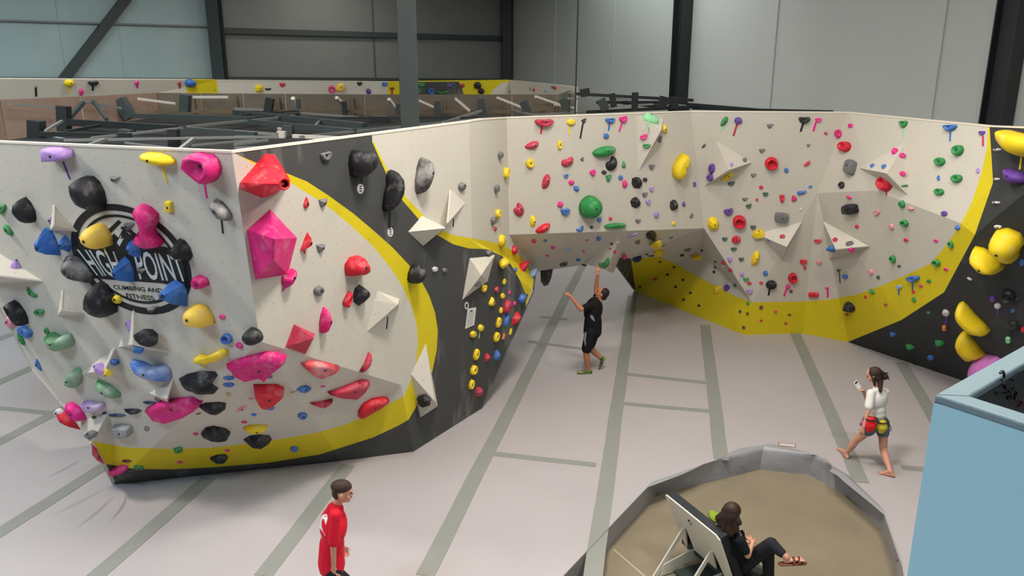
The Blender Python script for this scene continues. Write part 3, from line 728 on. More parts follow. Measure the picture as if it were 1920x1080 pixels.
volume([(506, 391), (558, 446), (540, 515), (478, 525), (462, 431)], [(514, 448), (512, 486)], [0.5, 0.42], 'huge faceted magenta volume hold on the cream face near the corner', 'huge magenta volume', m=hmat('magenta', False), hold=True)
volume([(550, 607), (591, 626), (584, 640), (572, 665), (533, 651)], (588, 634), 0.30, 'boxy crimson volume hold above the undercut edge', 'boxy crimson volume', m=hmat('rose'), hold=True)
volume([(496, 288), (515, 289), (545, 338), (520, 363), (492, 372), (448, 354), (449, 342)], [(497, 345), (532, 345)], [0.5, 0.62], 'giant red faceted hold with an open end at the top corner', 'giant red faceted hold', m=hmat('red'), hold=True)
# ================================================================== holds
def proj(p):
    q = p-CP; yc = q.y*cP-q.z*sP; zc = q.y*sP+q.z*cP
    return 960+FPX*q.x/yc, 540-FPX*zc/yc
def ell(n, p=2.0): return [(math.copysign(abs(math.cos(t))**(2/p), math.cos(t)), math.copysign(abs(math.sin(t))**(2/p), math.sin(t))) for t in [2*math.pi*i/n for i in range(n)]]
SHP = {'dome': ell(20), 'disc': ell(18), 'ring': ell(20), 'cup': ell(20), 'block': ell(16, 5), 'blob': ell(18),
 'hex': [(1, .1), (.6, .8), (-.1, 1), (-.8, .7), (-1, -.2), (-.5, -.9), (.4, -1), (.85, -.6)],
 'edge': [(-1, .75), (-.3, .95), (.5, 1), (1, .8), (.55, .05), (.05, -.8), (-.35, -1), (-.7, -.5)],
 'jug': [(-1, .55), (-.7, .9), (0, .8), (.7, 1), (1, .6), (.9, .1), (.55, -.6), (0, -1), (-.55, -.8), (-.9, -.1)],
 'bean': [(-1, -.2), (-.8, .5), (-.3, .7), (.1, .45), (.5, .75), (.9, .8), (1, .2), (.75, -.45), (.2, -.85), (-.4, -.95), (-.85, -.7)],
 'leaf': [(-1, -.6), (-.55, .2), (0, .75), (.6, 1), (1, .7), (.95, .1), (.6, -.5), (.1, -.85), (-.5, -1)],
 'drop': [(0, 1), (.3, .55), (.7, 0), (.85, -.5), (.55, -.9), (0, -1), (-.55, -.9), (-.9, -.5), (-.6, .05), (-.3, .55)],
 'slab': [(-1, .2), (-.6, .7), (.1, .8), (.75, .55), (1, .1), (.8, -.5), (.1, -.8), (-.7, -.6)],
 'moon': [(-1, .15), (-.85, .6), (-.3, .2), (.3, .25), (.8, .75), (1, .45), (.85, -.2), (.4, -.8), (-.2, -.95), (-.75, -.5)]}
NOUN = {'dome': 'rounded hold', 'disc': 'round button hold', 'ring': 'ring hold', 'cup': 'hollow cup hold', 'block': 'blocky hold', 'blob': 'lumpy hold', 'hex': 'faceted hold', 'edge': 'wedge-shaped hold',
 'jug': 'jug hold', 'bean': 'bean-shaped hold', 'leaf': 'leaf-shaped hold', 'drop': 'teardrop hold', 'slab': 'flat ledge hold', 'moon': 'crescent hold', 'poly': 'shaped hold'}
PROF = {  # (scale, height) pairs outer -> inner
 'dome': [(1, 0), (.97, .3), (.86, .62), (.66, .86), (.4, .97), (.15, 1)],
 'blob': [(1, 0), (.98, .35), (.84, .7), (.6, .95), (.35, .85), (.12, .95)],
 'flat': [(1, 0), (.95, .65), (.82, .95), (.5, 1), (.2, 1)],
 'cone': [(1, 0), (.98, .12), (.55, .75), (.3, 1), (.1, 1)],
 'hole': [(1, 0), (.97, .5), (.84, .95), (.68, 1), (.56, .6), (.42, .22), (.15, .15)],
 'dent': [(1, 0), (.95, .6), (.8, .95), (.6, .95), (.38, .78), (.15, .74)]}
PSEL = {'dome': 'dome', 'disc': 'dent', 'ring': 'hole', 'cup': 'hole', 'block': 'flat', 'blob': 'blob', 'hex': 'cone', 'edge': 'cone', 'jug': 'dent', 'bean': 'dome', 'leaf': 'cone', 'drop': 'dome', 'slab': 'dome', 'moon': 'dome', 'poly': 'flat'}
FLAT = {'hex', 'edge', 'block'}
def smoothpoly(pts, it=1):
    for _ in range(it):
        q = []
        for i in range(len(pts)):
            a, b = pts[i], pts[(i+1) % len(pts)]
            q += [(a[0]*.75+b[0]*.25, a[1]*.75+b[1]*.25), (a[0]*.25+b[0]*.75, a[1]*.25+b[1]*.75)]
        pts = q
    return pts
HN = [0]
def tape(o, pl, x0, y0, x1, y1, col, wpx=3.4):
    A, B = pl.at(x0, y0, .003), pl.at(x1, y1, .003); d = (B-A).normalized(); s = pl.n.cross(d)
    w = wpx/FPX*(A-CP).length
    nm = 'tape_strip'
    q = mesh(nm, boxpts((A+B)/2, (B-A)/2, s*w/2, pl.n*.003), BOXF, mat(col.replace(' ', '_')+'_tape', PALETTE[col], .6), None, origin=(A+B)/2); recalc(q)
    q.parent = o; q.location = (A+B)/2-o.location
def hold(x, y, w, h, rot=0, shape='blob', col='grey', depth=None, poly=None, tp=None, lm=None, label=None, chalk=False, prof=None, name=None, nb=False, peak=None, off_=0):
    HN[0] += 1; rr = random.Random(HN[0]*13+int(x))
    hh = hit(x, y)
    if hh is None:
        cands = [(math.hypot(x-px_, y-py_), (px_, py_)) for px_ in range(int(x)-14, int(x)+15, 2) for py_ in range(int(y)-14, int(y)+15, 2) if hit(px_, py_)]
        if not cands: print('NO WALL', x, y); return None
        hh = hit(*min(cands)[1])
    pl = hh[1]
    if poly: pts = [(q[0], q[1]) for q in poly]
    else:
        r_ = math.radians(rot); base = SHP[shape]
        if shape not in FLAT and len(base) < 14: base = smoothpoly(base)
        pts = []
        for u, v_ in base:
            j_ = 1+(rr.uniform(-.1, .1) if shape in ('blob', 'hex') else rr.uniform(-.02, .02))
            u, v_ = u*w/2*j_, v_*h/2*j_
            pts.append((x+u*math.cos(r_)-v_*math.sin(r_), y-(u*math.sin(r_)+v_*math.cos(r_))))
    base3 = [pl.at(a, b, -0.008) for a, b in pts]
    c = sum(base3, Vector())/len(base3)
    # the outline surveyed includes the bulge: shrink and shift the footprint so that foot and bulge together fill it
    s0 = sorted([(p-c).length for p in base3]); m0 = s0[0]+s0[len(s0)//2]
    D0 = depth if depth is not None else min(0.5*m0, 0.34)
    if hh[2] in ('D', 'D2', 'S') and depth is None: D0 *= .55
    cpx = proj(c); tpx = proj(c+pl.n*D0*.85); dx, dy = tpx[0]-cpx[0], tpx[1]-cpx[1]; dl = math.hypot(dx, dy)
    if dl > .5:
        ux, uy = dx/dl, dy/dl; ex = max(abs((a-cpx[0])*ux+(b-cpx[1])*uy) for a, b in pts)
        ov = min(max(dl-.35*ex, 0), 1.1*ex)
        if ov > 0:
            k_ = (2*ex-ov)/(2*ex); q_ = []
            for a, b in pts:
                t_ = (a-cpx[0])*ux+(b-cpx[1])*uy; sh = t_*k_-ov/2-t_; q_.append((a+ux*sh, b+uy*sh))
            pts = q_; base3 = [pl.at(a, b, -0.008) for a, b in pts]; c = sum(base3, Vector())/len(base3)
    sz = sorted([(p-c).length for p in base3]); mn = sz[0]+sz[len(sz)//2]
    D = depth if depth is not None else min(0.5*mn, 0.34)
    if hh[2] in ('D', 'D2', 'S') and depth is None: D *= .55
    P = PROF[prof or PSEL[shape]]
    pk = peak or (rr.uniform(-.12, .12), rr.uniform(-.05, .2)); up = Vector((0, 0, 1)); up = (up-pl.n*up.dot(pl.n)).normalized(); rt = up.cross(pl.n)
    n_ = len(base3); vs = []; fs = []
    # a little undershoot so that the bulging hold keeps its outline
    for k, (s, ht) in enumerate(P):
        for i, p in enumerate(base3):
            jit = 1+(rr.uniform(-.07, .07) if shape in ('blob', 'hex') and 0 < k else 0)
            q = c+(p-c)*s*jit+(rt*pk[0]+up*pk[1])*mn*(1-s)+pl.n*(D*ht*(jit if k else 1)); vs.append(q)
    for k in range(len(P)-1):
        for i in range(n_): j_ = (i+1) % n_; fs.append((k*n_+i, k*n_+j_, (k+1)*n_+j_, (k+1)*n_+i))
    fs.append(tuple((len(P)-1)*n_+i for i in range(n_))); fs.append(tuple(range(n_))[::-1])
    o = mesh(name or 'climbing_hold', vs, fs, hmat(col, chalk), None, smooth=shape not in FLAT, origin=c)
    recalc(o)
    if max(w, h) >= 17 and not nb:
        s, ht = P[-1]
        bp = c+(rt*pk[0]+up*pk[1])*mn*.9+pl.n*(D*ht+.001); rb = 0.011+0.0004*min(w, h)*.6
        bv = [bp+rt*rb*math.cos(a)+up*rb*math.sin(a)+pl.n*z for z in (-.004, .006) for a in [i*math.pi/3 for i in range(6)]]
        b = mesh('bolt', bv, [tuple(range(6))[::-1], tuple(range(6, 12))]+[(i, (i+1) % 6, (i+1) % 6+6, i+6) for i in range(6)], BOLT, None, origin=bp); recalc(b); b.parent = o; b.location = bp-o.location
    if tp: tape(o, pl, *tp[:5])
    big = max(w, h); tiny = big <= 10 and not label
    o['category'] = 'foothold' if tiny else 'climbing hold'
    if tiny: o.name = 'foothold'; o.data.name = 'foothold'
    o['group'] = ('footholds' if tiny else 'climbing holds')+' on the '+FACE[hh[2]]
    REG.append(dict(o=o, x=x, y=y, lm=lm, face=hh[2], col=col, noun='foothold' if tiny else NOUN[shape], size=('tiny ' if big < 9 else 'small ' if big < 16 else '' if big < 32 else 'large '), done=bool(label), chalk=chalk, tape=tp[4] if tp else None))
    if label: o['label'] = label
    return o
def Z(ox, oy, k, pts): return [(ox+a/k, oy+b/k) for a, b in pts]
# -- large individually surveyed holds
hold(112, 290, 58, 26, 0, 'poly', 'lavender', .22, Z(0, 240, 4, [(335, 150), (450, 145), (550, 160), (565, 215), (460, 240), (345, 250)]), (118, 303, 131, 336, 'purple'), 'lavender ledge hold', 'lavender ledge hold near the top left with a purple start tape')
hold(167, 362, 64, 62, 0, 'dome', 'black', .33, Z(0, 240, 4, [(540, 400), (590, 375), (680, 368), (745, 400), (790, 470), (800, 550), (770, 615), (700, 620), (620, 600), (565, 545), (540, 470)]), None, 'big black dome above the emblem', 'big black dome hold with a pale top band, above the emblem')
hold(299, 298, 68, 24, 0, 'slab', 'yellow', .2, Z(0, 240, 4, [(1055, 195), (1110, 185), (1200, 188), (1290, 210), (1328, 240), (1310, 272), (1230, 275), (1130, 255), (1070, 225)]), (304, 309, 312, 343, 'yellow'), 'flat yellow top hold', 'flat yellow ledge hold near the top edge of the pale left face')
hold(383, 314, 66, 56, 0, 'blob', 'magenta', .26, Z(0, 240, 4, [(1400, 205), (1470, 190), (1600, 200), (1640, 230), (1665, 290), (1660, 340), (1620, 390), (1580, 415), (1520, 390), (1430, 350), (1400, 290)]), (383, 343, 388, 372, 'pink'), 'lumpy pink skull-like hold', 'lumpy hot-pink hold with an eye-like hollow and pink tape near the corner', prof='dent')
hold(47, 396, 42, 48, 0, 'dome', 'black', .24, Z(0, 240, 4, [(165, 525), (225, 560), (270, 620), (265, 690), (235, 715), (180, 695), (110, 640), (110, 590), (135, 545)]), None, 'black egg hold', 'black egg-shaped hold at the far left, above the cream volume')
hold(414, 394, 52, 30, -38, 'dome', 'black', .2, Z(0, 240, 4, [(1560, 570), (1600, 540), (1660, 560), (1720, 610), (1748, 660), (1730, 692), (1670, 690), (1600, 640)]), (415, 411, 418, 438, 'black'), 'grey-black oval taped hold', 'chalky grey-black oval hold near the corner edge with black tape', chalk=True)
hold(283, 423, 50, 84, 0, 'poly', 'magenta', .2, Z(0, 240, 4, [(1060, 567), (1130, 590), (1192, 640), (1190, 700), (1162, 760), (1182, 805), (1232, 855), (1200, 890), (1110, 902), (1032, 865), (1090, 820), (1110, 760), (1098, 680), (1045, 600)]), None, 'pink hourglass hold', 'tall hot-pink hourglass hold over the emblem', nb=True)
hold(181, 444, 60, 46, 0, 'dome', 'amber', .32, Z(0, 240, 4, [(610, 800), (660, 740), (740, 722), (810, 750), (848, 820), (840, 880), (780, 900), (690, 890), (625, 860)]), (196, 466, 199, 477, 'yellow'), 'big amber dome', 'big amber dome hold on the upper left of the emblem')
hold(89, 457, 42, 52, 0, 'hex', 'blue', .25, Z(0, 240, 4, [(290, 770), (360, 768), (400, 810), (440, 900), (440, 965), (400, 970), (340, 940), (288, 890)]), None, 'big blue faceted hold', 'big blue faceted hold just left of the emblem')
hold(122, 459, 26, 32, 0, 'hex', 'blue', .14, None, None, None, 'blue faceted hold tucked between the emblem and a bigger blue hold')
hold(338, 471, 44, 44, 0, 'hex', 'black', .24, Z(0, 240, 4, [(1270, 880), (1310, 840), (1380, 845), (1430, 890), (1447, 960), (1400, 1010), (1340, 1005), (1280, 950)]), None, 'black block at the emblem right', 'black faceted hold over the right rim of the emblem')
hold(141, 508, 70, 46, -35, 'leaf', 'black', .28, Z(0, 480, 4, [(430, 30), (500, 15), (570, 20), (640, 70), (700, 140), (700, 200), (640, 215), (560, 180), (480, 120)]), None, 'black and grey shell hold', 'large black shell-like hold with a chalky top, left of the emblem lettering', chalk=True)
hold(232, 507, 38, 50, 0, 'hex', 'blue', .24, Z(0, 480, 4, [(870, 50), (930, 8), (985, 40), (1005, 110), (985, 200), (930, 215), (870, 175), (858, 110)]), None, 'blue hold on the lettering', 'blue faceted hold between the two words of the emblem')
hold(250, 466, 28, 38, 0, 'leaf', 'blue', .15, Z(0, 240, 4, [(945, 860), (1000, 840), (1050, 870), (1060, 940), (1030, 985), (995, 960), (965, 910)]), None, None, 'slim blue hold on the emblem peaks')
hold(188, 562, 60, 66, 0, 'drop', 'black', .32, Z(0, 480, 4, [(740, 195), (800, 220), (850, 290), (875, 370), (860, 430), (790, 465), (720, 450), (640, 400), (660, 300), (700, 225)]), None, 'big black teardrop hold', 'big black teardrop hold at the lower left of the emblem')
hold(221, 561, 19, 16, 0, 'blob', 'yellow', .08, None, None, None, 'small yellow hold beside the big black teardrop')
hold(326, 552, 48, 52, 0, 'hex', 'blue', .26, Z(0, 480, 4, [(1230, 220), (1300, 185), (1380, 215), (1405, 270), (1380, 390), (1310, 385), (1215, 320)]), None, 'blue block at the emblem foot', 'blue faceted hold over the lower right rim of the emblem')
hold(376, 529, 34, 24, 0, 'blob', 'magenta', .14, None, None, 'pink lump right of the emblem', 'lumpy pink hold just right of the emblem')
hold(374, 594, 54, 44, 0, 'dome', 'amber', .28, Z(0, 480, 4, [(1395, 430), (1420, 380), (1490, 365), (1560, 375), (1600, 440), (1605, 510), (1540, 530), (1440, 530), (1395, 510)]), None, 'amber dome by the corner', 'chalky amber dome hold between the emblem and the corner edge')
hold(474, 631, 38, 32, 0, 'dome', 'black', .2, None, None, 'black hold at the corner', 'black rounded hold at the lower end of the corner edge')
hold(397, 667, 66, 22, 22, 'moon', 'yellow', .14, Z(0, 480, 4, [(1455, 770), (1500, 735), (1570, 745), (1680, 688), (1720, 705), (1710, 745), (1640, 780), (1560, 805), (1480, 800)]), (382, 683, 383, 691, 'yellow'), 'yellow banana hold', 'yellow banana-shaped hold near the lower edge of the pale left face', nb=True)
hold(31, 586, 44, 38, -40, 'ring', 'black', .2, Z(0, 480, 4, [(40, 360), (70, 345), (130, 360), (190, 410), (212, 460), (205, 510), (150, 490), (80, 430)]), None, 'black hollow hold at the left edge', 'black hollow hold with a chalky centre at the left edge')
hold(112, 641, 60, 36, 0, 'moon', 'green', .22, Z(0, 480, 4, [(330, 600), (370, 590), (440, 610), (500, 580), (545, 585), (570, 640), (540, 680), (440, 718), (370, 690)]), None, 'green chalked jug', 'large chalk-dusted green jug hold left of the volumes', chalk=True)
hold(274, 634, 50, 32, 0, 'dome', 'black', .22, Z(0, 480, 4, [(1000, 595), (1060, 555), (1130, 550), (1190, 600), (1185, 650), (1120, 680), (1050, 670), (1010, 630)]), None, 'black oval on the volume', 'black oval hold with a pale rim, mounted on a cream volume')
hold(140, 708, 34, 40, 60, 'dome', 'green', .18, Z(0, 480, 4, [(570, 840), (610, 835), (625, 880), (600, 960), (560, 992), (500, 975), (485, 940), (530, 890)]), None, 'green lump low left', 'chalky green oblong hold low on the pale left face', chalk=True)
hold(204, 728, 52, 24, -32, 'slab', 'green', .16, Z(0, 480, 4, [(715, 940), (760, 935), (850, 985), (910, 1020), (905, 1055), (850, 1060), (780, 1015), (720, 965)]), None, 'green slanting hold', 'long green hold slanting down to the right under the low pyramid volume', chalk=True)
hold(286, 692, 80, 32, -8, 'slab', 'blue', .2, Z(0, 480, 4, [(970, 790), (1060, 800), (1130, 825), (1250, 810), (1290, 850), (1290, 925), (1200, 925), (1080, 900), (1010, 860)]), None, 'long blue ledge', 'long chalky blue ledge hold just above the undercut edge', chalk=True)
hold(371, 716, 76, 42, 15, 'leaf', 'black', .18, Z(0, 480, 4, [(1330, 930), (1400, 890), (1510, 862), (1620, 862), (1638, 890), (1590, 960), (1632, 1000), (1600, 1040), (1540, 1045), (1440, 1000), (1350, 985)]), None, 'black double-lobed hold', 'large black two-lobed hold across the undercut edge')
hold(669, 498, 46, 38, 0, 'dome', 'red', .26, Z(400, 480, 4, [(985, 60), (1030, 10), (1105, 0), (1165, 80), (1165, 130), (1120, 150), (1050, 140), (1005, 150), (985, 100)]), None, 'red heart-like hold', 'rounded red heart-like hold on the cream face inside the yellow arc')
hold(540, 523, 30, 40, 0, 'bean', 'magenta', .14, Z(400, 480, 4, [(590, 95), (618, 100), (615, 155), (570, 225), (535, 240), (505, 195), (510, 150), (560, 160)]), (537, 536, 529, 545, 'pink'), None, 'curled pink hold at the foot of the huge magenta volume')
hold(677, 554, 30, 42, 0, 'hex', 'black', .16, Z(400, 480, 4, [(1060, 240), (1100, 212), (1160, 245), (1172, 320), (1150, 345), (1105, 380), (1055, 350), (1048, 290)]), None, 'black polygonal hold', 'black polygonal hold below the red heart-like hold')
hold(649, 561, 18, 31, 0, 'ring', 'red', .1, Z(400, 480, 4, [(1018, 265), (1033, 290), (1028, 340), (1003, 388), (975, 372), (963, 345), (990, 300)]), None, None, 'small hollow red hold touching the black polygonal hold')
hold(610, 601, 22, 52, 0, 'drop', 'magenta', .16, Z(400, 480, 4, [(820, 378), (840, 400), (860, 440), (885, 480), (860, 560), (840, 588), (815, 580), (795, 500), (800, 440)]), None, 'tall pink spindle', 'tall pink spindle hold in the middle of the cream face')
hold(686, 678, 22, 36, 0, 'poly', 'rose', .1, Z(400, 480, 4, [(1166, 720), (1180, 770), (1165, 825), (1120, 855), (1088, 866), (1135, 805)]), None, None, 'thin red crescent hold standing on the undercut edge', nb=True)
hold(573, 455, 22, 36, 0, 'hex', 'red', .12, Z(400, 240, 4, [(712, 783), (730, 800), (735, 860), (715, 905), (680, 918), (648, 915), (680, 840)]), (571, 469, 571, 476, 'red'), None, 'narrow red tooth-like hold right of the huge magenta volume')
hold(680, 307, 52, 54, 0, 'dome', 'black', .32, Z(400, 240, 4, [(1020, 210), (1050, 165), (1120, 170), (1200, 180), (1225, 240), (1200, 310), (1130, 365), (1080, 378), (1035, 350), (1015, 280)]), (678, 333, 678, 346, 'black'), 'big black dome on the dark sweep', 'big glossy black dome hold at the top of the dark sweep')
hold(736, 355, 36, 76, 0, 'bean', 'black', .26, Z(400, 240, 4, [(1300, 370), (1320, 325), (1360, 315), (1405, 350), (1418, 430), (1400, 530), (1350, 600), (1300, 630), (1270, 590), (1285, 490), (1310, 430)]), (731, 396, 731, 428, 'black'), 'black bean-shaped hold', 'tall black bean-shaped hold on the edge of the dark sweep')
hold(795, 328, 34, 70, 0, 'dome', 'black', .26, Z(400, 240, 4, [(1580, 222), (1620, 235), (1648, 300), (1630, 400), (1600, 450), (1555, 498), (1520, 470), (1510, 390), (1530, 290), (1555, 240)]), None, 'chalky black oval', 'tall chalk-dusted black oval hold on the cream face right of the dark sweep', chalk=True)
hold(779, 514, 30, 44, 0, 'dome', 'black', .26, Z(400, 480, 4, [(1480, 80), (1530, 60), (1580, 80), (1580, 140), (1550, 185), (1500, 210), (1460, 180), (1455, 130)]), None, 'black lump on the yellow arc', 'black rounded hold overlapping the outside of the yellow arc')
hold(1276, 312, 32, 52, 0, 'poly', 'yellow', .24, Z(1140, 200, 5.333, [(750, 465), (790, 490), (800, 580), (760, 605), (715, 605), (745, 655), (745, 705), (690, 733), (645, 690), (633, 630), (650, 575), (690, 520)]), None, 'yellow double hold', 'bright yellow two-lobed hold at the right end of the wall over the arch', nb=True)
hold(1107, 389, 44, 44, 0, 'dome', 'green', .34, None, None, 'big green ball hold', 'big green ball-shaped hold with a finger pocket, above the arch')
# red open mouth of the giant red hold
ro = [r_ for r_ in REG if r_['lm'] == 'giant red faceted hold'][0]['o']
_b = pc.a; RP = Pl(pc.at(532, 345, .59), pc.at(560, 345, .59), pc.at(532, 380, .59))
def mouth(cx, cy, rx, ry, o, m, dpt=.02, rot=0):
    vp_ = RP; vs = []
    for k, (s, z) in enumerate([(1, -.01), (1, dpt), (.72, dpt), (.6, dpt*.2)]):
        for i in range(16):
            t = i/16*2*math.pi; a, b = math.cos(t)*rx*s, math.sin(t)*ry*s; r_ = math.radians(rot)
            vs.append(vp_.at(cx+a*math.cos(r_)-b*math.sin(r_), cy-(a*math.sin(r_)+b*math.cos(r_)), z))
    fs = [(k*16+i, k*16+(i+1) % 16, (k+1)*16+(i+1) % 16, (k+1)*16+i) for k in range(3) for i in range(16)]
    q = mesh('hold_rim', vs, fs, m, None, True, origin=o.location); q.parent = o; q.location = (0, 0, 0); recalc(q)
    vs = [vp_.at(cx+math.cos(i/16*6.283)*rx*.7, cy-math.sin(i/16*6.283)*ry*.7, .004) for i in range(16)]
    q = mesh('hold_pocket', vs, [tuple(range(16))], mat('dark_maroon_pocket', (60, 10, 22), .8), None, origin=o.location); q.parent = o; q.location = (0, 0, 0); recalc(q)
mouth(533, 345, 11, 12, ro, hmat('red'), .05)
# remaining big holds on undercut face
hold(326, 765, 104, 44, 6, 'poly', 'magenta', .14, Z(0, 680, 4, [(1100, 335), (1200, 285), (1330, 258), (1450, 250), (1525, 290), (1480, 345), (1400, 390), (1260, 435), (1160, 410)]), None, 'long chalky pink slab', 'large chalk-dusted pink slab hold on the left of the undercut face', chalk=False, prof='dent')
hold(480, 682, 112, 48, 0, 'poly', 'magenta', .14, Z(400, 480, 4, [(95, 815), (240, 750), (400, 708), (545, 740), (550, 755), (470, 820), (420, 875), (390, 915), (340, 880), (210, 912), (135, 870), (160, 845)]), None, 'wide pink slab', 'wide magenta slab hold at the top of the undercut face', prof='dent')
hold(597, 690, 70, 30, 0, 'poly', 'red', .12, Z(400, 480, 4, [(650, 800), (720, 778), (830, 790), (942, 822), (900, 858), (780, 902), (720, 870)]), None, 'red slab with a pale face', 'red slab hold with a chalk-white face under the undercut edge', chalk=True)
hold(503, 739, 60, 46, 0, 'poly', 'red', .14, Z(400, 640, 4, [(300, 318), (480, 318), (530, 345), (530, 380), (470, 440), (400, 493), (350, 480), (310, 400)]), None, 'red trapezoid', 'red trapezoid hold below the wide pink slab')
hold(655, 728, 80, 34, 0, 'poly', 'rose', .12, Z(400, 640, 4, [(848, 376), (960, 340), (1110, 283), (1168, 295), (1130, 360), (1060, 420), (1000, 412), (930, 405)]), None, 'crimson wing hold', 'crimson wing-shaped hold toward the right end of the undercut face')
hold(601, 754, 44, 14, 0, 'poly', 'rose', .07, Z(400, 640, 4, [(718, 455), (800, 448), (892, 427), (885, 450), (825, 487), (780, 482)]), None, None, 'thin crimson sliver hold below the crimson wing-shaped hold')
hold(700, 763, 56, 38, 0, 'poly', 'red', .12, Z(400, 640, 4, [(1090, 572), (1085, 520), (1120, 460), (1190, 425), (1280, 420), (1320, 435), (1260, 480), (1180, 520)]), None, 'red half-disc', 'red half-disc hold touching the lower yellow stripe')
hold(479, 804, 46, 18, 0, 'slab', 'yellow', .1, Z(400, 640, 4, [(220, 655), (270, 625), (340, 618), (408, 630), (395, 665), (330, 692), (265, 690)]), None, 'yellow hold above the black hold', 'yellow oval hold resting above a black hold on the lower undercut')
hold(482, 828, 56, 32, 0, 'hex', 'black', .16, Z(400, 640, 4, [(220, 750), (265, 710), (340, 695), (425, 705), (440, 750), (410, 800), (330, 818), (260, 800)]), None, 'black hold on the lower stripe', 'large black faceted hold on the lower yellow stripe')
hold(397, 764, 54, 28, 0, 'leaf', 'black', .12, Z(0, 680, 4, [(1480, 335), (1540, 300), (1640, 288), (1698, 300), (1690, 370), (1660, 388), (1560, 380)]), None, 'black leaf on the undercut', 'black leaf-shaped hold between two pink slabs')
hold(404, 812, 56, 30, 0, 'dome', 'black', .14, Z(0, 680, 4, [(1505, 545), (1540, 485), (1600, 468), (1690, 490), (1728, 530), (1710, 580), (1650, 592), (1560, 580)]), None, 'black lozenge hold', 'black lozenge hold in the lower middle of the undercut face')
hold(411, 859, 34, 19, 0, 'drop', 'black', .1, Z(0, 680, 4, [(1573, 720), (1630, 685), (1690, 682), (1710, 710), (1690, 745), (1640, 757), (1600, 745)]), None, None, 'black drop-shaped hold on the lowest yellow stripe')
hold(250, 771, 38, 12, 0, 'leaf', 'black', .07, Z(0, 680, 4, [(920, 352), (980, 345), (1040, 343), (1070, 355), (1030, 385), (985, 388)]), None, None, 'flat black hold left of the long pink slab')
hold(175, 760, 46, 26, 0, 'poly', 'lavender', .12, Z(0, 680, 4, [(610, 300), (680, 285), (740, 300), (790, 290), (800, 330), (730, 360), (650, 365)]), None, 'pale lavender knob', 'pale lavender chalked hold at the lower left corner of the wall', chalk=True)
hold(141, 771, 44, 34, 0, 'blob', 'pink', .16, Z(0, 680, 4, [(480, 320), (530, 305), (600, 330), (640, 380), (650, 425), (600, 440), (560, 400), (510, 360)]), None, 'pink cluster hold', 'chalky pink lump hold at the lower left corner of the wall')
hold(128, 793, 42, 30, 0, 'leaf', 'red', .12, Z(0, 680, 4, [(400, 370), (450, 350), (520, 390), (560, 440), (605, 500), (540, 480), (470, 450), (430, 420)]), None, None, 'red wedge sticking out of the lower left silhouette of the wall')
hold(180, 852, 24, 40, 0, 'leaf', 'rose', .06, Z(0, 680, 4, [(688, 610), (720, 635), (745, 690), (785, 762), (730, 738), (690, 690)]), None, None, 'red-pink hold on the lower left silhouette beside the yellow stripe')
hold(225, 879, 38, 16, 15, 'block', 'magenta', .1, Z(0, 680, 4, [(825, 800), (930, 760), (968, 772), (955, 800), (850, 838), (830, 828)]), None, None, 'magenta bar hold at the bottom left corner above the mat', nb=True)
hold(230, 806, 38, 22, 5, 'block', 'grey', .12, None, None, 'grey square hold', 'blurred grey square hold on the left of the undercut face', chalk=True)
hold(171, 815, 26, 14, 20, 'blob', 'grey', .08, None, None, None, 'grey lump hold on the left silhouette above the yellow stripe')
# right wall giants
hold(1925, 270, 90, 58, 0, 'slab', 'yellow', .38, Z(1460, 200, 4.17, [(1728, 185), (1760, 178), (1918, 212), (2080, 250), (2120, 300), (2080, 370), (1918, 398), (1850, 375), (1780, 310), (1740, 260)]), (1915, 295, 1912, 318, 'yellow'), 'huge yellow slab at the top right', 'huge yellow slab hold at the top of the dark far right wall', nb=True)
hold(1904, 330, 40, 28, -8, 'slab', 'purple', .2, Z(1460, 200, 4.17, [(1760, 485), (1800, 480), (1918, 520), (1960, 570), (1918, 600), (1820, 600), (1790, 560)]), None, 'purple ledge at the right', 'chalk-edged purple ledge hold on the dark far right wall')
hold(1888, 461, 66, 56, 0, 'dome', 'yellow', .42, Z(1460, 440, 4.17, [(1650, 40), (1690, -20), (1790, -50), (1890, -20), (1930, 60), (1880, 120), (1850, 215), (1790, 205), (1720, 160), (1660, 100)]), None, 'big yellow bowl hold', 'big yellow bowl-shaped hold, upper one of a touching pair', prof='dome')
hold(1848, 489, 70, 44, 0, 'dome', 'yellow', .36, Z(1460, 440, 4.17, [(1478, 170), (1510, 120), (1590, 112), (1680, 140), (1750, 200), (1768, 260), (1700, 275), (1650, 295), (1590, 285), (1520, 240)]), None, 'lower yellow bowl', 'big yellow bowl-shaped hold, lower one of a touching pair', prof='dome')
hold(1826, 598, 62, 66, 0, 'poly', 'yellow', .3, Z(1460, 440, 4.17, [(1385, 580), (1405, 540), (1442, 518), (1475, 545), (1530, 620), (1600, 700), (1648, 765), (1620, 795), (1540, 800), (1480, 760), (1420, 690), (1390, 640)]), None, 'upper yellow banana', 'big yellow banana hold, upper of two on the dark right wall', nb=True, prof='dome')
hold(1820, 655, 60, 66, 0, 'poly', 'yellow', .3, Z(1460, 440, 4.17, [(1398, 820), (1420, 770), (1455, 752), (1490, 780), (1560, 880), (1615, 945), (1560, 975), (1500, 1010), (1450, 965), (1405, 890)]), None, 'lower yellow banana', 'big yellow banana hold, lower of two on the dark right wall', nb=True, prof='dome')
hold(1845, 700, 58, 60, 0, 'dome', 'lilac', .4, [(1818, 700), (1820, 682), (1832, 670), (1850, 667), (1868, 668), (1884, 676), (1890, 700), (1880, 728), (1850, 735), (1825, 722)], None, 'lilac ball hold', 'big lilac ball hold half hidden by the blue parapet', nb=True)
hold(1024, 520, 24, 34, 0, 'leaf', 'black', .1, [(1013, 507), (1037, 503), (1034, 520), (1028, 534), (1020, 537), (1014, 528)], None, 'dark hold hanging under the soffit', 'dark chalky hold hanging at the left end of the arch soffit')
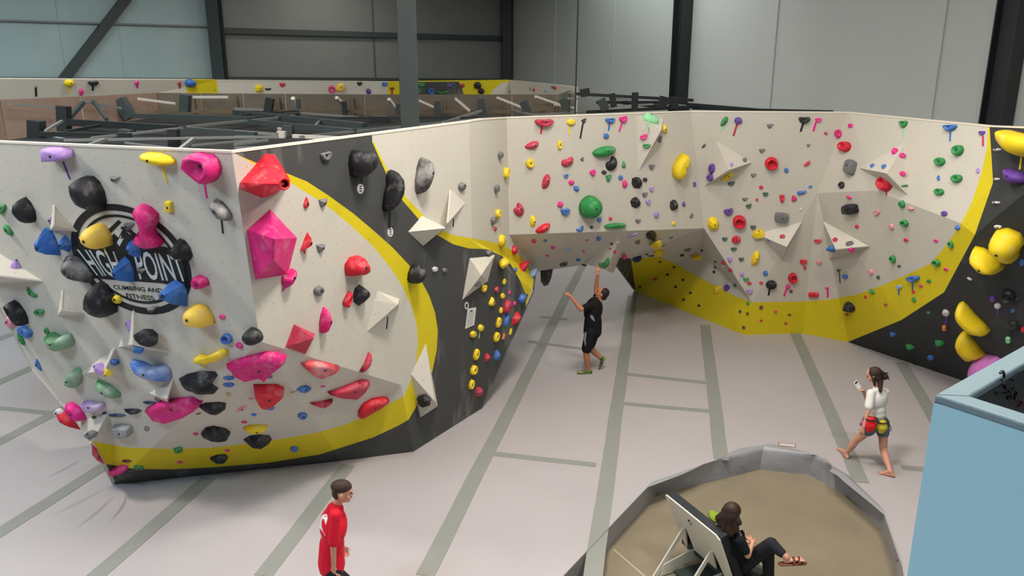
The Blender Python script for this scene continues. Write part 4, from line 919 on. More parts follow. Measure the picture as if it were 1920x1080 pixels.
# ---- all the others:  x,y,w,h,rot,shape,colour[,tape x0,y0,x1,y1,colour]
ROWS = '''
216,336,25,12,0,edge,grey
318,387,15,22,0,block,yellow
243,425,24,16,0,edge,grey
417,594,14,10,0,blob,pink
426,635,22,20,0,ring,blue
449,648,16,12,-20,blob,pink
60,549,28,14,-40,moon,green
75,586,21,12,0,jug,green
3,392,22,20,0,jug,green
15,432,28,18,-40,slab,green
31,496,28,20,20,hex,lavender
94,414,8,20,0,leaf,lavender
20,604,20,24,0,blob,pale pink
48,621,30,16,-28,block,blue
39,636,14,36,25,slab,green
88,622,12,20,20,slab,green
242,611,9,26,0,leaf,lavender
260,653,22,10,-10,jug,blue
215,679,19,13,0,dome,blue
202,701,19,15,0,hex,yellow
183,690,26,26,0,hex,lavender
71,685,12,30,30,leaf,blue
287,580,26,12,8,edge,grey
266,508,24,12,0,edge,grey
297,748,14,10,0,blob,grey
574,379,15,23,0,drop,red
606,381,21,18,0,edge,grey
601,466,20,18,0,edge,grey
597,545,21,18,15,blob,grey
610,293,23,18,10,jug,grey
866,350,17,16,0,dome,grey
795,751,26,24,0,blob,black
815,505,12,10,0,blob,white
833,507,10,10,0,blob,grey
939,291,12,12,20,block,grey
949,324,12,21,-10,disc,yellow
932,354,12,13,20,block,grey
934,401,13,17,0,disc,yellow
926,414,13,12,20,block,grey
929,429,7,8,0,blob,red
941,452,14,24,0,blob,yellow
966,469,14,16,0,blob,red
944,494,15,19,0,disc,yellow
919,473,13,9,15,edge,grey
897,534,17,9,10,slab,grey
945,528,8,12,-15,disc,yellow
942,555,9,11,-15,disc,yellow
922,565,16,19,0,drop,yellow
939,582,8,12,-15,disc,yellow
935,605,12,21,-12,disc,yellow
931,632,13,20,-15,disc,yellow
907,541,11,15,0,jug,yellow
901,615,12,14,0,blob,yellow,900,621,898,634,pale green
887,627,14,13,0,blob,yellow,884,633,880,652,dark green
893,665,13,23,-10,disc,yellow
888,694,14,20,-20,disc,yellow
884,721,12,20,-10,disc,yellow
982,500,17,17,0,hex,red
931,543,10,12,0,blob,rose
955,549,6,8,0,blob,pink
952,575,18,26,-20,blob,rose
965,569,7,9,0,blob,pink
969,598,17,26,-20,hex,red
914,670,12,16,0,hex,red
966,506,7,7,0,blob,blue
1000,512,13,24,-20,slab,pale blue
979,560,16,24,-35,slab,blue
950,600,12,36,-18,slab,blue
932,667,13,23,0,hex,blue
987,554,6,8,0,blob,dark blue
957,622,5,13,-10,block,yellow
898,735,16,20,0,hex,rose
944,631,5,12,-10,block,orange
1019,230,36,15,0,jug,rose,1016,238,1014,251,red
1070,229,16,12,15,blob,yellow,1068,236,1067,251,yellow
1095,227,12,9,20,edge,black,1093,231,1088,260,black
1143,226,19,10,0,jug,blue,1143,231,1141,245,blue
1168,224,16,13,10,jug,pink,1166,231,1161,247,pink
996,272,27,19,-10,leaf,rose
1049,272,9,17,0,disc,yellow
1136,255,11,10,0,blob,blue
993,306,16,17,0,disc,yellow
1063,303,25,18,15,bean,rose
1131,284,46,24,15,slab,green
1092,299,9,8,30,edge,dark green
1146,307,27,25,40,bean,black
1132,323,10,8,0,blob,black
1111,324,12,12,20,jug,pink
1169,308,10,14,0,drop,green
1141,335,13,15,0,edge,green
1163,333,9,9,0,blob,blue
1023,341,26,25,30,leaf,rose
1061,330,10,8,10,jug,blue
1071,342,11,10,0,blob,pink
1080,354,12,12,0,hex,blue
1171,345,10,14,0,blob,pink
1050,383,11,11,0,blob,pink
1059,397,18,13,0,jug,blue
972,393,22,25,50,bean,rose
998,415,19,20,40,leaf,yellow
1017,428,31,21,0,leaf,red
1123,412,9,10,0,blob,blue
1152,423,44,13,5,slab,green
1144,410,7,7,0,blob,red
1109,426,6,6,0,blob,black
1087,429,16,12,25,moon,blue
1221,223,36,20,-10,slab,pale green,1216,228,1216,239,pale green
1245,242,15,18,0,hex,yellow
1208,257,15,11,20,jug,pink
1213,274,16,9,0,jug,green
1237,262,14,13,20,edge,grey
1222,314,14,12,0,edge,grey
1194,342,23,21,0,hex,black
1209,337,9,8,0,blob,black
1221,355,9,9,0,jug,lavender
1209,366,13,11,0,edge,grey
1192,380,20,22,30,hex,black
1215,379,10,10,20,jug,lavender
1230,402,10,13,0,blob,lavender
1263,385,17,22,0,hex,black
1282,383,8,11,0,hex,purple
1302,346,7,11,0,hex,purple
1296,405,11,8,25,leaf,dark green
1263,419,8,8,0,blob,yellow
1196,415,13,9,0,edge,grey
1357,228,22,14,30,leaf,green,1355,234,1354,244,pale green
1384,226,15,13,0,dome,purple,1382,233,1375,255,rose
1444,237,14,10,0,edge,grey
1319,274,12,7,25,leaf,dark green
1396,300,9,9,0,dome,grey
1371,309,8,9,0,hex,lavender
1335,316,13,20,-15,blob,purple
1332,333,14,14,10,blob,purple
1364,329,30,18,25,leaf,yellow
1371,344,14,8,10,jug,dark green
1429,283,14,9,0,edge,grey
1446,306,25,24,0,cup,red
1413,329,13,8,0,edge,grey
1474,319,9,9,0,blob,blue
1427,351,8,7,0,blob,red
1435,364,11,8,0,jug,dark green
1419,374,6,6,0,blob,red
1466,372,10,16,0,jug,red
1488,371,14,13,20,drop,magenta
1498,362,8,8,0,blob,blue
1397,374,13,8,0,edge,grey
1404,386,12,8,15,jug,dark green
1366,397,19,13,10,jug,purple
1465,407,26,17,-5,block,grey
1386,415,25,24,0,cup,red
1337,419,23,26,0,hex,yellow
1412,426,11,8,0,jug,dark green
1422,438,26,19,10,hex,yellow
1467,444,10,7,10,block,rose
1441,451,6,5,0,blob,blue
1359,448,11,7,0,jug,dark green
1380,449,17,14,0,blob,red
1376,467,12,7,0,jug,dark green
1415,485,30,20,42,leaf,yellow
1390,486,11,7,0,jug,dark green
1368,486,9,12,0,hex,lavender
1435,512,10,10,0,dome,blue
1391,514,7,9,0,blob,lavender
1399,524,12,7,0,jug,green
1405,531,8,6,0,blob,red
1427,530,7,6,0,blob,red
1446,534,21,18,0,dome,black,1443,542,1441,554,black
1486,521,17,20,0,cup,red
1477,537,9,9,0,blob,pink,1475,541,1470,556,pink
1483,546,7,6,0,blob,maroon
1405,546,13,10,0,jug,lavender
1187,441,24,9,28,slab,lavender
1221,441,20,19,0,dome,black
1225,449,8,6,0,blob,dark blue
1196,454,11,9,20,jug,grey
1258,446,10,6,10,slab,grey
1230,460,24,15,15,leaf,yellow
1235,474,20,13,5,ring,yellow
1244,461,8,5,0,slab,grey
1289,469,17,9,20,slab,grey
1279,479,10,8,25,slab,black
1305,482,22,16,-25,leaf,yellow
1194,486,19,15,0,jug,dark blue
1171,482,8,7,0,blob,pink
1221,480,12,5,0,slab,black
1213,477,6,4,0,blob,black
1357,493,9,8,0,blob,rose
1356,499,11,5,0,slab,white
1369,507,8,8,0,blob,rose
1001,452,9,9,20,blob,magenta
1022,451,8,6,0,blob,blue
1037,464,9,7,0,blob,pink
1066,468,16,7,22,slab,pale blue
1026,479,7,6,0,blob,pink
1049,477,9,4,15,slab,pale pink
1100,450,6,4,0,blob,pink
1122,447,9,10,0,blob,blue
1094,471,6,5,0,blob,pink
1100,477,9,4,25,slab,pale pink
1084,487,10,7,0,blob,blue
1057,495,16,8,20,ring,dark green
1134,493,24,20,25,moon,green
1147,457,6,5,0,blob,black
1144,466,5,4,0,blob,rose
1153,472,6,7,0,blob,pink
1161,454,7,4,0,blob,white
1095,497,12,5,-15,slab,black
1237,491,6,5,0,blob,black
1264,501,6,5,0,blob,black
1252,515,6,5,0,blob,black
1281,525,6,5,0,blob,black
1267,538,6,5,0,blob,black
1295,549,6,5,0,blob,black
1282,562,6,5,0,blob,black
1311,573,6,5,0,blob,black
1341,491,5,4,0,blob,black
1341,501,6,5,0,blob,black
1339,510,6,6,0,blob,black
1316,470,5,5,0,blob,black
1228,523,9,7,0,blob,red
1199,538,6,6,0,blob,maroon
1344,543,18,18,0,leaf,yellow
1363,540,11,14,-30,jug,purple
1378,535,6,6,0,blob,dark green
1403,569,7,6,0,blob,green
1427,576,8,7,20,blob,maroon
1388,584,6,6,0,blob,dark green
1402,588,6,6,0,blob,maroon
1395,614,7,6,0,blob,maroon
1427,601,6,5,0,blob,red
1454,584,6,5,0,blob,pink
1480,590,7,4,0,blob,maroon
1473,606,6,5,0,blob,rose
1590,577,28,21,5,hex,black
1588,590,8,5,0,blob,red
1661,571,8,5,0,blob,rose
1508,225,23,13,0,jug,black,1506,231,1501,247,black
1534,225,13,9,0,jug,pink,1530,229,1525,246,pink
1595,236,11,8,0,blob,pink
1548,250,7,6,0,blob,rose
1571,250,15,15,20,disc,magenta
1584,275,26,20,0,disc,red
1516,273,9,7,0,edge,grey
1513,307,17,8,40,slab,red
1595,314,22,28,-20,block,grey
1578,347,13,13,0,blob,black
1504,361,19,8,15,slab,blue
1519,350,9,6,20,slab,blue
1695,233,17,14,0,jug,green,1694,241,1694,256,pale green
1783,240,28,13,0,jug,blue,1782,247,1781,265,blue
1842,250,14,9,0,jug,purple,1843,255,1843,274,rose
1797,282,24,20,20,disc,green
1763,303,22,16,0,disc,green
1795,335,23,16,5,disc,green
1762,360,20,13,-5,disc,green
1760,334,7,11,0,blob,blue
1834,320,8,12,0,blob,lavender
1677,283,14,12,20,disc,pink
1691,292,12,10,0,blob,pink
1692,326,13,10,0,blob,pink
1635,311,10,7,0,jug,blue
1657,313,11,8,10,jug,blue
1660,345,31,28,0,cup,red,1662,357,1662,366,red
1695,349,15,5,5,slab,green
1691,383,14,14,0,blob,green
1708,391,15,7,0,slab,pale pink
1592,370,13,7,-10,slab,pink
1595,392,31,18,5,block,black
1645,399,14,9,10,jug,pale pink
1771,401,13,10,0,blob,purple
1696,419,17,13,0,ring,green
1672,425,11,12,0,blob,pale pink
1607,425,9,7,0,blob,red
1795,427,13,11,0,hex,blue
1699,450,10,7,0,blob,red
1755,451,10,6,0,blob,pink
1502,393,9,6,20,edge,white
1783,459,12,15,0,ring,green
1534,452,15,8,0,jug,red
1566,450,10,9,0,blob,rose
1559,467,13,14,0,hex,blue
1596,468,13,9,5,dome,pink
1593,457,16,9,8,ring,grey
1674,486,13,15,0,ring,green
1686,499,8,5,0,blob,dark green
1506,491,15,10,-5,jug,red
1509,502,6,8,0,blob,red
1536,491,11,9,0,blob,pale pink
1573,508,10,6,0,edge,dark green,1574,511,1575,531,dark green
1585,519,12,10,0,jug,blue
1633,510,11,10,0,blob,pale pink
1647,520,8,7,-20,blob,dark green
1756,493,17,13,0,ring,green
1774,505,10,6,0,blob,magenta
1713,523,28,12,3,jug,blue,1711,530,1711,545,blue
1727,536,9,6,0,blob,magenta
1742,527,10,7,10,blob,green
1526,552,20,8,0,block,red
1551,540,11,5,5,edge,pink,1552,542,1552,558,pink
1687,538,13,7,0,jug,pale blue,1685,542,1685,553,blue
1634,547,14,10,0,hex,green
1623,557,6,8,0,blob,red
1713,562,11,11,0,hex,green
1713,547,7,7,0,blob,red
1870,281,18,7,5,slab,white
1868,336,17,7,0,slab,white
1868,380,18,7,0,slab,white
1871,425,17,9,0,slab,white
1891,554,28,26,0,ring,black
1862,560,14,14,0,blob,purple
1871,573,15,12,0,blob,white,1871,579,1871,590,purple
1774,587,15,14,0,blob,white,1775,594,1773,610,purple
1771,615,8,11,0,block,orange
1899,583,9,7,0,blob,blue
1901,610,24,20,-15,dome,black,1897,620,1894,632,black
1891,637,10,12,0,block,pale green
1674,627,13,9,-10,jug,blue
1705,652,19,14,0,hex,green
1761,644,21,14,0,hex,green
1745,671,14,11,0,blob,blue
1741,586,8,5,0,blob,green
1818,523,12,7,-20,slab,white
1917,492,10,14,0,blob,blue
1918,618,8,12,0,blob,red
1907,560,12,8,-15,blob,black
429,708,22,9,0,disc,blue
429,721,22,10,0,disc,blue
428,739,10,10,0,blob,tan
570,729,27,13,5,blob,blue,558,733,545,738,tan
605,724,13,5,5,slab,magenta
567,779,18,14,0,disc,blue
452,766,24,13,10,leaf,pale pink
470,747,11,5,0,slab,magenta
476,777,11,7,0,blob,blue
508,764,14,10,10,blob,blue
488,761,10,8,0,blob,amber
552,841,15,12,0,disc,blue
458,791,12,7,0,blob,magenta
427,844,11,6,0,blob,pink
221,778,36,7,0,slab,dark blue
281,754,28,7,0,slab,dark blue
276,803,10,10,30,ring,grey
367,813,11,7,0,blob,magenta
372,775,14,5,15,slab,maroon
334,843,17,11,15,block,green
238,864,20,8,0,slab,maroon
260,876,18,9,0,block,green
337,866,12,7,0,blob,pink
177,783,10,7,0,blob,dark green
197,775,11,5,0,blob,dark blue
505,706,14,9,0,blob,grey
112,775,22,18,0,blob,white
67,163,7,5,0,edge,grey,67,165,68,181,black
129,155,20,14,0,dome,yellow,129,162,130,174,yellow
152,172,8,14,0,blob,pink
174,156,21,9,0,jug,black,174,160,174,170,black
256,155,9,7,0,blob,pink,257,158,258,165,pink
336,156,8,6,0,blob,rose,337,158,337,168,rose
357,156,22,15,-10,dome,blue,361,164,361,170,pale blue
401,170,8,7,20,blob,green
485,166,20,18,20,hex,yellow
502,167,14,5,0,jug,black,502,169,502,175,grey
529,159,12,8,0,jug,red,529,162,529,174,red
547,173,8,4,0,blob,grey
621,167,13,14,0,cup,pink
637,164,18,18,20,blob,amber
674,157,10,8,0,jug,black,675,161,675,167,grey
690,171,11,12,20,dome,purple
721,158,11,9,0,jug,blue,720,163,720,176,blue
735,166,9,5,0,jug,maroon,735,168,735,177,red
790,159,14,8,0,jug,green,788,163,787,174,green
808,171,12,12,0,cup,blue
829,173,23,8,0,moon,green
843,160,9,12,-20,leaf,purple
867,160,8,8,0,blob,rose
895,160,14,13,0,blob,black
902,171,12,11,0,blob,black
955,172,8,5,0,blob,grey
994,167,4,10,0,slab,grey
1001,169,6,7,0,blob,rose
1024,170,8,5,0,blob,pale blue
1036,163,7,9,-20,slab,grey
1041,165,6,7,0,blob,red'''
for row in ROWS.strip().split('\n'):
    q = row.split(','); x, y, w, h, rot = map(float, q[:5])
    t_ = None
    if len(q) > 7: t_ = (float(q[7]), float(q[8]), float(q[9]), float(q[10]), q[11])
    hold(x, y, w, h, rot, q[5], q[6], tp=t_)
# number discs and the paper sign stuck on the dark sweep
WHT = mat('white_sign_card', (226, 222, 218), .6)
def signdisc(x, y, rx, ry, label):
    pl = hit(x, y)[1]; c = pl.at(x, y, 0)
    o = mesh('number_sticker', [pl.at(x+rx*math.cos(t), y+ry*math.sin(t), z) for z in (.001, .005) for t in [i*math.pi/10 for i in range(20)]], [tuple(range(20)), tuple(range(20, 40))]+[(i, (i+1) % 20, (i+1) % 20+20, i+20) for i in range(20)], WHT, None, origin=c); recalc(o); tag(o, label, 'sign')
    for k, yy in enumerate((-4.5, 0, 4.5)):
        pts = [(x-rx*.35, y+yy-1), (x+rx*.35, y+yy-1.3), (x+rx*.35, y+yy+.9), (x-rx*.2, y+yy+1)]
        q = mesh('printed_mark', [pl.at(a, b, z) for z in (.0045, .0065) for a, b in pts], BOXF and [(0, 1, 2, 3), (4, 5, 6, 7), (0, 1, 5, 4), (1, 2, 6, 5), (2, 3, 7, 6), (3, 0, 4, 7)], INK, None, origin=c); recalc(q); q.parent = o; q.location = (0, 0, 0)
signdisc(676, 354, 6.5, 9.5, 'white oval number sticker below the big black dome hold on the dark sweep')
signdisc(732, 435, 5.5, 9, 'white oval number sticker below the tall black bean-shaped hold')
pl = hit(882, 597)[1]; c = pl.at(882, 597)
sq = [(877, 579), (893, 576), (889, 609), (872, 617)]
ps = mesh('paper_sign', [pl.at(a, b, z) for z in (.001, .006) for a, b in sq], [(0, 1, 2, 3), (4, 5, 6, 7), (0, 1, 5, 4), (1, 2, 6, 5), (2, 3, 7, 6), (3, 0, 4, 7)], WHT, None, origin=c); recalc(ps)
tag(ps, 'white paper sign with printed lines on the dark panel left of the yellow disc holds', 'sign')
GR = mat('grey_print', (120, 116, 116), .7)
for k in range(9):
    t0, t1 = .12+.095*k, .12+.095*k+(.07 if k == 0 else .03); L0, R0 = Vector(sq[0]), Vector(sq[1]); L1, R1 = Vector(sq[3]), Vector(sq[2])
    f = lambda u, t: L0.lerp(L1, t)*(1-u)+R0.lerp(R1, t)*u
    a, b = (.3, .62) if k == 0 else (.15, .85)
    pts = [f(a, t0), f(b, t0), f(b, t1), f(a, t1)]
    q = mesh('printed_line', [pl.at(p.x, p.y, z) for z in (.005, .0075) for p in pts], [(0, 1, 2, 3), (4, 5, 6, 7), (0, 1, 5, 4), (1, 2, 6, 5), (2, 3, 7, 6), (3, 0, 4, 7)], INK if k == 0 else GR, None, origin=c); recalc(q); q.parent = ps; q.location = (0, 0, 0)
pl = hit(875, 573)[1]; c = pl.at(875, 573); vs = []
for s in (1, .6):
    for i in range(14): t = i/14*6.283; vs += [pl.at(875+4*s*math.cos(t), 573+7*s*math.sin(t), .002), pl.at(875+4*s*math.cos(t), 573+7*s*math.sin(t), .006)]
fs = [(i*2+1, (i+1) % 14*2+1, 28+(i+1) % 14*2+1, 28+i*2+1) for i in range(14)]
q = mesh('ring_sticker', vs, fs+[(i*2, (i+1) % 14*2, (i+1) % 14*2+1, i*2+1) for i in range(14)], WHT, None, origin=c); recalc(q); tag(q, 'small white ring sticker just above the paper sign', 'sign')
for (x, y, x1, y1, col, lab) in [(850, 410, 850, 425, 'black', 'short black tape mark under the upright grey volume'), (727, 594, 725, 617, 'black', 'black tape mark hanging from the square-edged cream volume')]:
    pl = hit(x, y)[1]; A, B = pl.at(x, y, .003), pl.at(x1, y1, .003); d = (B-A).normalized()
    q = mesh('tape_mark', boxpts((A+B)/2, (B-A)/2, pl.n.cross(d)*.011, pl.n*.003), BOXF, mat('black_tape', PALETTE['black'], .6)); recalc(q); tag(q, lab, 'tape')
# ---- labels: each one found by its look and by the landmark next to it
LMK = [r_ for r_ in REG if r_.get('lm')]
EXTRA = [('round emblem', 246, 486), ('paper sign', 882, 597), ('man in black', 1110, 600)]
marks = [(r_['lm'], r_['x'], r_['y'], r_) for r_ in LMK]+[(a, b, c_, None) for a, b, c_ in EXTRA]
def direc(dx, dy):
    a = math.degrees(math.atan2(-dy, dx)) % 360
    return ['right of', 'up and right of', 'above', 'up and left of', 'left of', 'down and left of', 'below', 'down and right of'][int((a+22.5)//45) % 8]
used = set(r_['o'].get('label') for r_ in REG if r_['o'].get('label'))
todo = [r_ for r_ in REG if not r_.get('done') and not r_['o'].get('label')]
todo.sort(key=lambda r_: min(math.hypot(r_['x']-m_[1], r_['y']-m_[2]) for m_ in marks))
def nlab(s): return len(s.split())
sec = [(r_['col']+' '+r_['noun'], r_['x'], r_['y'], r_) for r_ in REG if r_.get('col')]
from collections import Counter
for r_ in todo:
    desc = (r_.get('size', '')+('chalky ' if r_.get('chalk') else '')+r_['col']+' '+r_['noun'])
    r_['desc'] = desc
cnt = Counter((r_['desc'], r_['face']) for r_ in todo)
for r_ in todo:
    cands = []
    ms = sorted([m_ for m_ in marks if m_[3] is not r_], key=lambda m_: math.hypot(r_['x']-m_[1], r_['y']-m_[2]))[:4]
    if cnt[(r_['desc'], r_['face'])] == 1 and FACE[r_['face']]: cands.append(f"{r_['desc']} on the {FACE[r_['face']]}"+(f" with {r_['tape']} tape" if r_['tape'] else ''))
    tp_ = f" with {r_['tape']} tape" if r_['tape'] else ''
    ns = sorted([s_ for s_ in sec if s_[3] is not r_ and s_[3]['face'] == r_['face']], key=lambda s_: math.hypot(r_['x']-s_[1], r_['y']-s_[2]))[:4]
    for m_ in ms[:2]:
        d_ = math.hypot(r_['x']-m_[1], r_['y']-m_[2])
        if d_ < 90: cands.append(f"{r_['desc']}{tp_} {direc(r_['x']-m_[1], r_['y']-m_[2])} the {m_[0]}")
    for s_ in ns[:2]: cands.append(f"{r_['desc']}{tp_} {direc(r_['x']-s_[1], r_['y']-s_[2])} a {s_[0]}, {FACE[r_['face']]}")
    for s_ in ns[:3]:
        for t_ in ns[:4]:
            if s_ is not t_: cands.append(f"{r_['desc']} {direc(r_['x']-s_[1], r_['y']-s_[2])} a {s_[0]}, {direc(r_['x']-t_[1], r_['y']-t_[2])} a {t_[0]}")
    for m_ in ms:
        for s_ in ns: cands.append(f"{r_['desc']} {direc(r_['x']-s_[1], r_['y']-s_[2])} a {s_[3]['col']} hold"+f', near {m_[0]}')
    ok = [c_ for c_ in cands if c_ not in used and nlab(c_.replace('-', ' ')) <= 16]
    ok = [c_ for c_ in ok if len(c_.replace('a amber', 'an amber').replace('-', ' ').replace(',', ' ').split()) <= 16] or ok
    if not ok: print('LABEL?', r_['x'], r_['y'], cands[:2]); ok = [cands[-1]]
    r_['o']['label'] = ok[0].replace('a orange', 'an orange').replace('a amber', 'an amber'); used.add(ok[0])
# ================================================================== people
SKIN = mat('warm_skin', (206, 148, 122), 0.5, 0.4, 0.2, 12, (196, 130, 108)); SKIN2 = mat('tanned_skin', (178, 118, 88), 0.5, 0.4, 0.2, 12, (164, 102, 76))
EYE = mat('dark_eye', (24, 18, 16), 0.3); LIPM = mat('lip_skin', (168, 92, 84), 0.5); EYEW = mat('eye_white', (226, 222, 218), .4)
def frame_of(d, hint=Vector((0, 0, 1))):
    d = Vector(d).normalized(); s = d.cross(hint)
    if s.length < 1e-4: s = d.cross(Vector((1, 0, 0)))
    s.normalize(); return d, s, s.cross(d)
def add_cap(bm, p0, p1, r0, r1, flat=1.0, wide=None):
    p0, p1 = Vector(p0), Vector(p1); d = p1-p0; L = max(d.length, 1e-4); d, s, u = frame_of(d, Vector((0.05, 0, 1)) if abs(d.normalized().z) < .95 else Vector((1, 0.02, 0)))
    if wide is not None:
        s = (Vector(wide)-d*Vector(wide).dot(d)).normalized(); u = s.cross(d)
    rings = []; N = 14
    prof = [(-math.cos(a)*r0, math.sin(a)*r0) for a in (.25, .65, 1.1, 1.5708)]+[(L+math.cos(a)*r1, math.sin(a)*r1) for a in (1.5708, 1.1, .65, .25)]
    for t, r_ in prof: rings.append([bm.verts.new(p0+d*t+(s*math.cos(k*2*math.pi/N)+u*flat*math.sin(k*2*math.pi/N))*r_) for k in range(N)])
    for a, b in zip(rings, rings[1:]):
        for k in range(N): bm.faces.new((a[k], a[(k+1) % N], b[(k+1) % N], b[k]))
    bm.faces.new(rings[0][::-1]); bm.faces.new(rings[-1])
def add_ell(bm, c, r_, X=Vector((1, 0, 0)), Zv=Vector((0, 0, 1))):
    X = Vector(X).normalized(); Zv = (Vector(Zv)-X*Vector(Zv).dot(X)).normalized(); Y = Zv.cross(X); c = Vector(c)
    M = Matrix((X*r_[0], Y*r_[1], Zv*r_[2])).transposed().to_4x4(); M.translation = c
    bmesh.ops.create_uvsphere(bm, u_segments=18, v_segments=12, radius=1, matrix=M)
def blobby(name, prims, m, parent, voxel=0.009, smooth=3, origin=None):
    bm = bmesh.new()
    for p in prims:
        if p[0] == 'c': add_cap(bm, *p[1:])
        else: add_ell(bm, *p[1:])
    bmesh.ops.recalc_face_normals(bm, faces=bm.faces)
    me = bpy.data.meshes.new(name); bm.to_mesh(me); bm.free()
    o = bpy.data.objects.new(name, me); COL.objects.link(o)
    r_ = o.modifiers.new('r', 'REMESH'); r_.mode = 'VOXEL'; r_.voxel_size = voxel
    s = o.modifiers.new('s', 'SMOOTH'); s.iterations = smooth; s.factor = 0.5
    dg = bpy.context.evaluated_depsgraph_get(); ev = o.evaluated_get(dg); nm = bpy.data.meshes.new_from_object(ev)
    o.modifiers.clear(); o.data = nm; bpy.data.meshes.remove(me); nm.name = name
    nm.materials.append(m); nm.polygons.foreach_set('use_smooth', [True]*len(nm.polygons))
    org = Vector(parent.location) if parent else Vector(origin)
    nm.transform(Matrix.Translation(-org)); 
    if parent: o.parent = parent
    else: o.location = org
    return o
def hand_prims(w, d, palmn, L=0.17, curl=0.5, side=1, thumb_out=0.7):
    """w wrist, d direction of the palm, palmn the way the palm faces; five fingers"""
    d = Vector(d).normalized(); n_ = (Vector(palmn)-d*Vector(palmn).dot(d)).normalized(); s = d.cross(n_)*side; P = []
    pl_ = L*.5; P.append(('c', w+d*.012, w+d*pl_*.8, .024, .027, .55, s))
    for sx in (-1, -.33, .33, 1): P.append(('c', w+d*.03, w+d*pl_*.92+s*sx*.026, .014, .0105))
    for k, (sx, fl) in enumerate(((-1, .8), (-.33, .95), (.33, 1), (1, .9))):
        a = w+d*pl_*.95+s*sx*.029; dd = d.copy()
        for q in range(3):
            ang = curl*(.6+q*.55); dir_ = (d*math.cos(ang)+n_*math.sin(ang)+s*sx*.07).normalized(); ln = L*.5*fl*(.44, .32, .24)[q]
            b = a+dir_*ln; P.append(('c', a, b, .0085-.0006*q, .008-.0006*q)); a = b
    a = w+d*.03+s*.02; t1 = a+(d*.5+s*thumb_out+n_*.3).normalized()*.036; t2 = t1+(d*.8+s*.35+n_*.45).normalized()*.03
    P += [('c', a, t1, .0125, .0105), ('c', t1, t2, .010, .0085)]
    return P
def head_prims(c, f, up, k=1.0):
    """c head centre, f face direction, up crown direction"""
    f = Vector(f).normalized(); up = (Vector(up)-f*Vector(up).dot(f)).normalized(); s = f.cross(up)
    P = [('e', c+up*.02*k, (.074*k, .094*k, .098*k), s, up), ('e', c+f*.018*k-up*.045*k, (.056*k, .066*k, .066*k), s, up),
         ('e', c+f*.062*k-up*.088*k, (.026*k, .022*k, .02*k), s, up),
         ('c', c+f*.088*k+up*.012*k, c+f*.099*k-up*.018*k, .009*k, .013*k), ('e', c+f*.082*k+up*.03*k, (.05*k, .012*k, .012*k), s, up),
         ('e', c+f*.083*k-up*.052*k, (.022*k, .011*k, .011*k), s, up)]
    for sg in (-1, 1):
        P.append(('e', c+s*sg*.079*k-f*.006*k-up*.012*k, (.013*k, .020*k, .032*k), s+f*-.3*sg, up)); P.append(('e', c+s*sg*.04*k+f*.06*k-up*.03*k, (.024*k, .02*k, .022*k), s, up))
    return P
def face_parts(c, f, up, k, parent):
    f = Vector(f).normalized(); up = (Vector(up)-f*Vector(up).dot(f)).normalized(); s = f.cross(up)
    for sg in (-1, 1):
        bm = bmesh.new(); add_ell(bm, c+f*.088*k+s*sg*.032*k+up*.006*k, (.012*k, .006*k, .007*k), s, up)
        me = bpy.data.meshes.new('eye'); bm.to_mesh(me); bm.free(); me.transform(Matrix.Translation(-Vector(parent.location))); link('eye', me, EYE, parent)
    bm = bmesh.new(); add_ell(bm, c+f*.093*k-up*.052*k, (.021*k, .005*k, .006*k), s, up)
    me = bpy.data.meshes.new('mouth'); bm.to_mesh(me); bm.free(); me.transform(Matrix.Translation(-Vector(parent.location))); link('mouth', me, LIPM, parent)
def lerp(a, b, t): return Vector(a).lerp(Vector(b), t)
def torso_prims(J, k=1.0, grow=0.0, hips=True):
    """J: neck, shL, shR, waist, hipL, hipR"""
    sc = (J['shL']+J['shR'])/2; hc = (J['hipL']+J['hipR'])/2; ax = (J['shR']-J['shL']).normalized(); up = (J['neck']-hc).normalized(); w = J['waist']
    hx = (J['hipR']-J['hipL']).normalized(); sw = (J['shR']-J['shL']).length/2
    ch = lerp(sc, w, .38)
    P = [('e', ch, (sw*.92+grow, .112*k+grow, .175*k+grow), ax, up), ('e', w, (.118*k+grow, .095*k+grow, .14*k+grow), ax, up),
         ('c', J['shL'].lerp(sc, .1), J['shR'].lerp(sc, .1), .042*k+grow*.75, .042*k+grow*.75), ('e', lerp(sc, J['neck'], .45), (.085*k+grow, .06*k+grow, .055*k+grow), ax, up)]
    if hips: P.append(('e', hc+Vector((0, 0, .02)), (.155*k+grow, .115*k+grow, .125*k+grow), hx, up))
    return P
def seg(a, b, r0, r1, *x): return ('c', Vector(a), Vector(b), r0, r1)+x
def foot_prims(ank, toe, k=1.0):
    d = (toe-ank); d.z = 0; L = d.length; d.normalize(); g = toe.z
    heel = Vector((ank.x, ank.y, g+.03))-d*.045
    s = Vector((-d.y, d.x, 0)); P = [seg(ank, heel+d*.01, .036*k, .030*k), seg(heel, Vector((toe.x, toe.y, g+.022))-d*.05, .031*k, .028*k, .75, s), seg(ank, Vector((toe.x, toe.y, g+.026))-d*.06, .032*k, .024*k)]
    for q, (o_, l_) in enumerate(((-1, .0), (-.45, .004), (.05, -.002), (.5, -.01), (.95, -.02))):
        r_ = .013 if q == 0 else .0095
        P.append(seg(Vector((toe.x, toe.y, g+.014))-d*.05+s*o_*.026, Vector((toe.x, toe.y, g+.012))+d*l_+s*o_*.032, .014, r_))
    return P
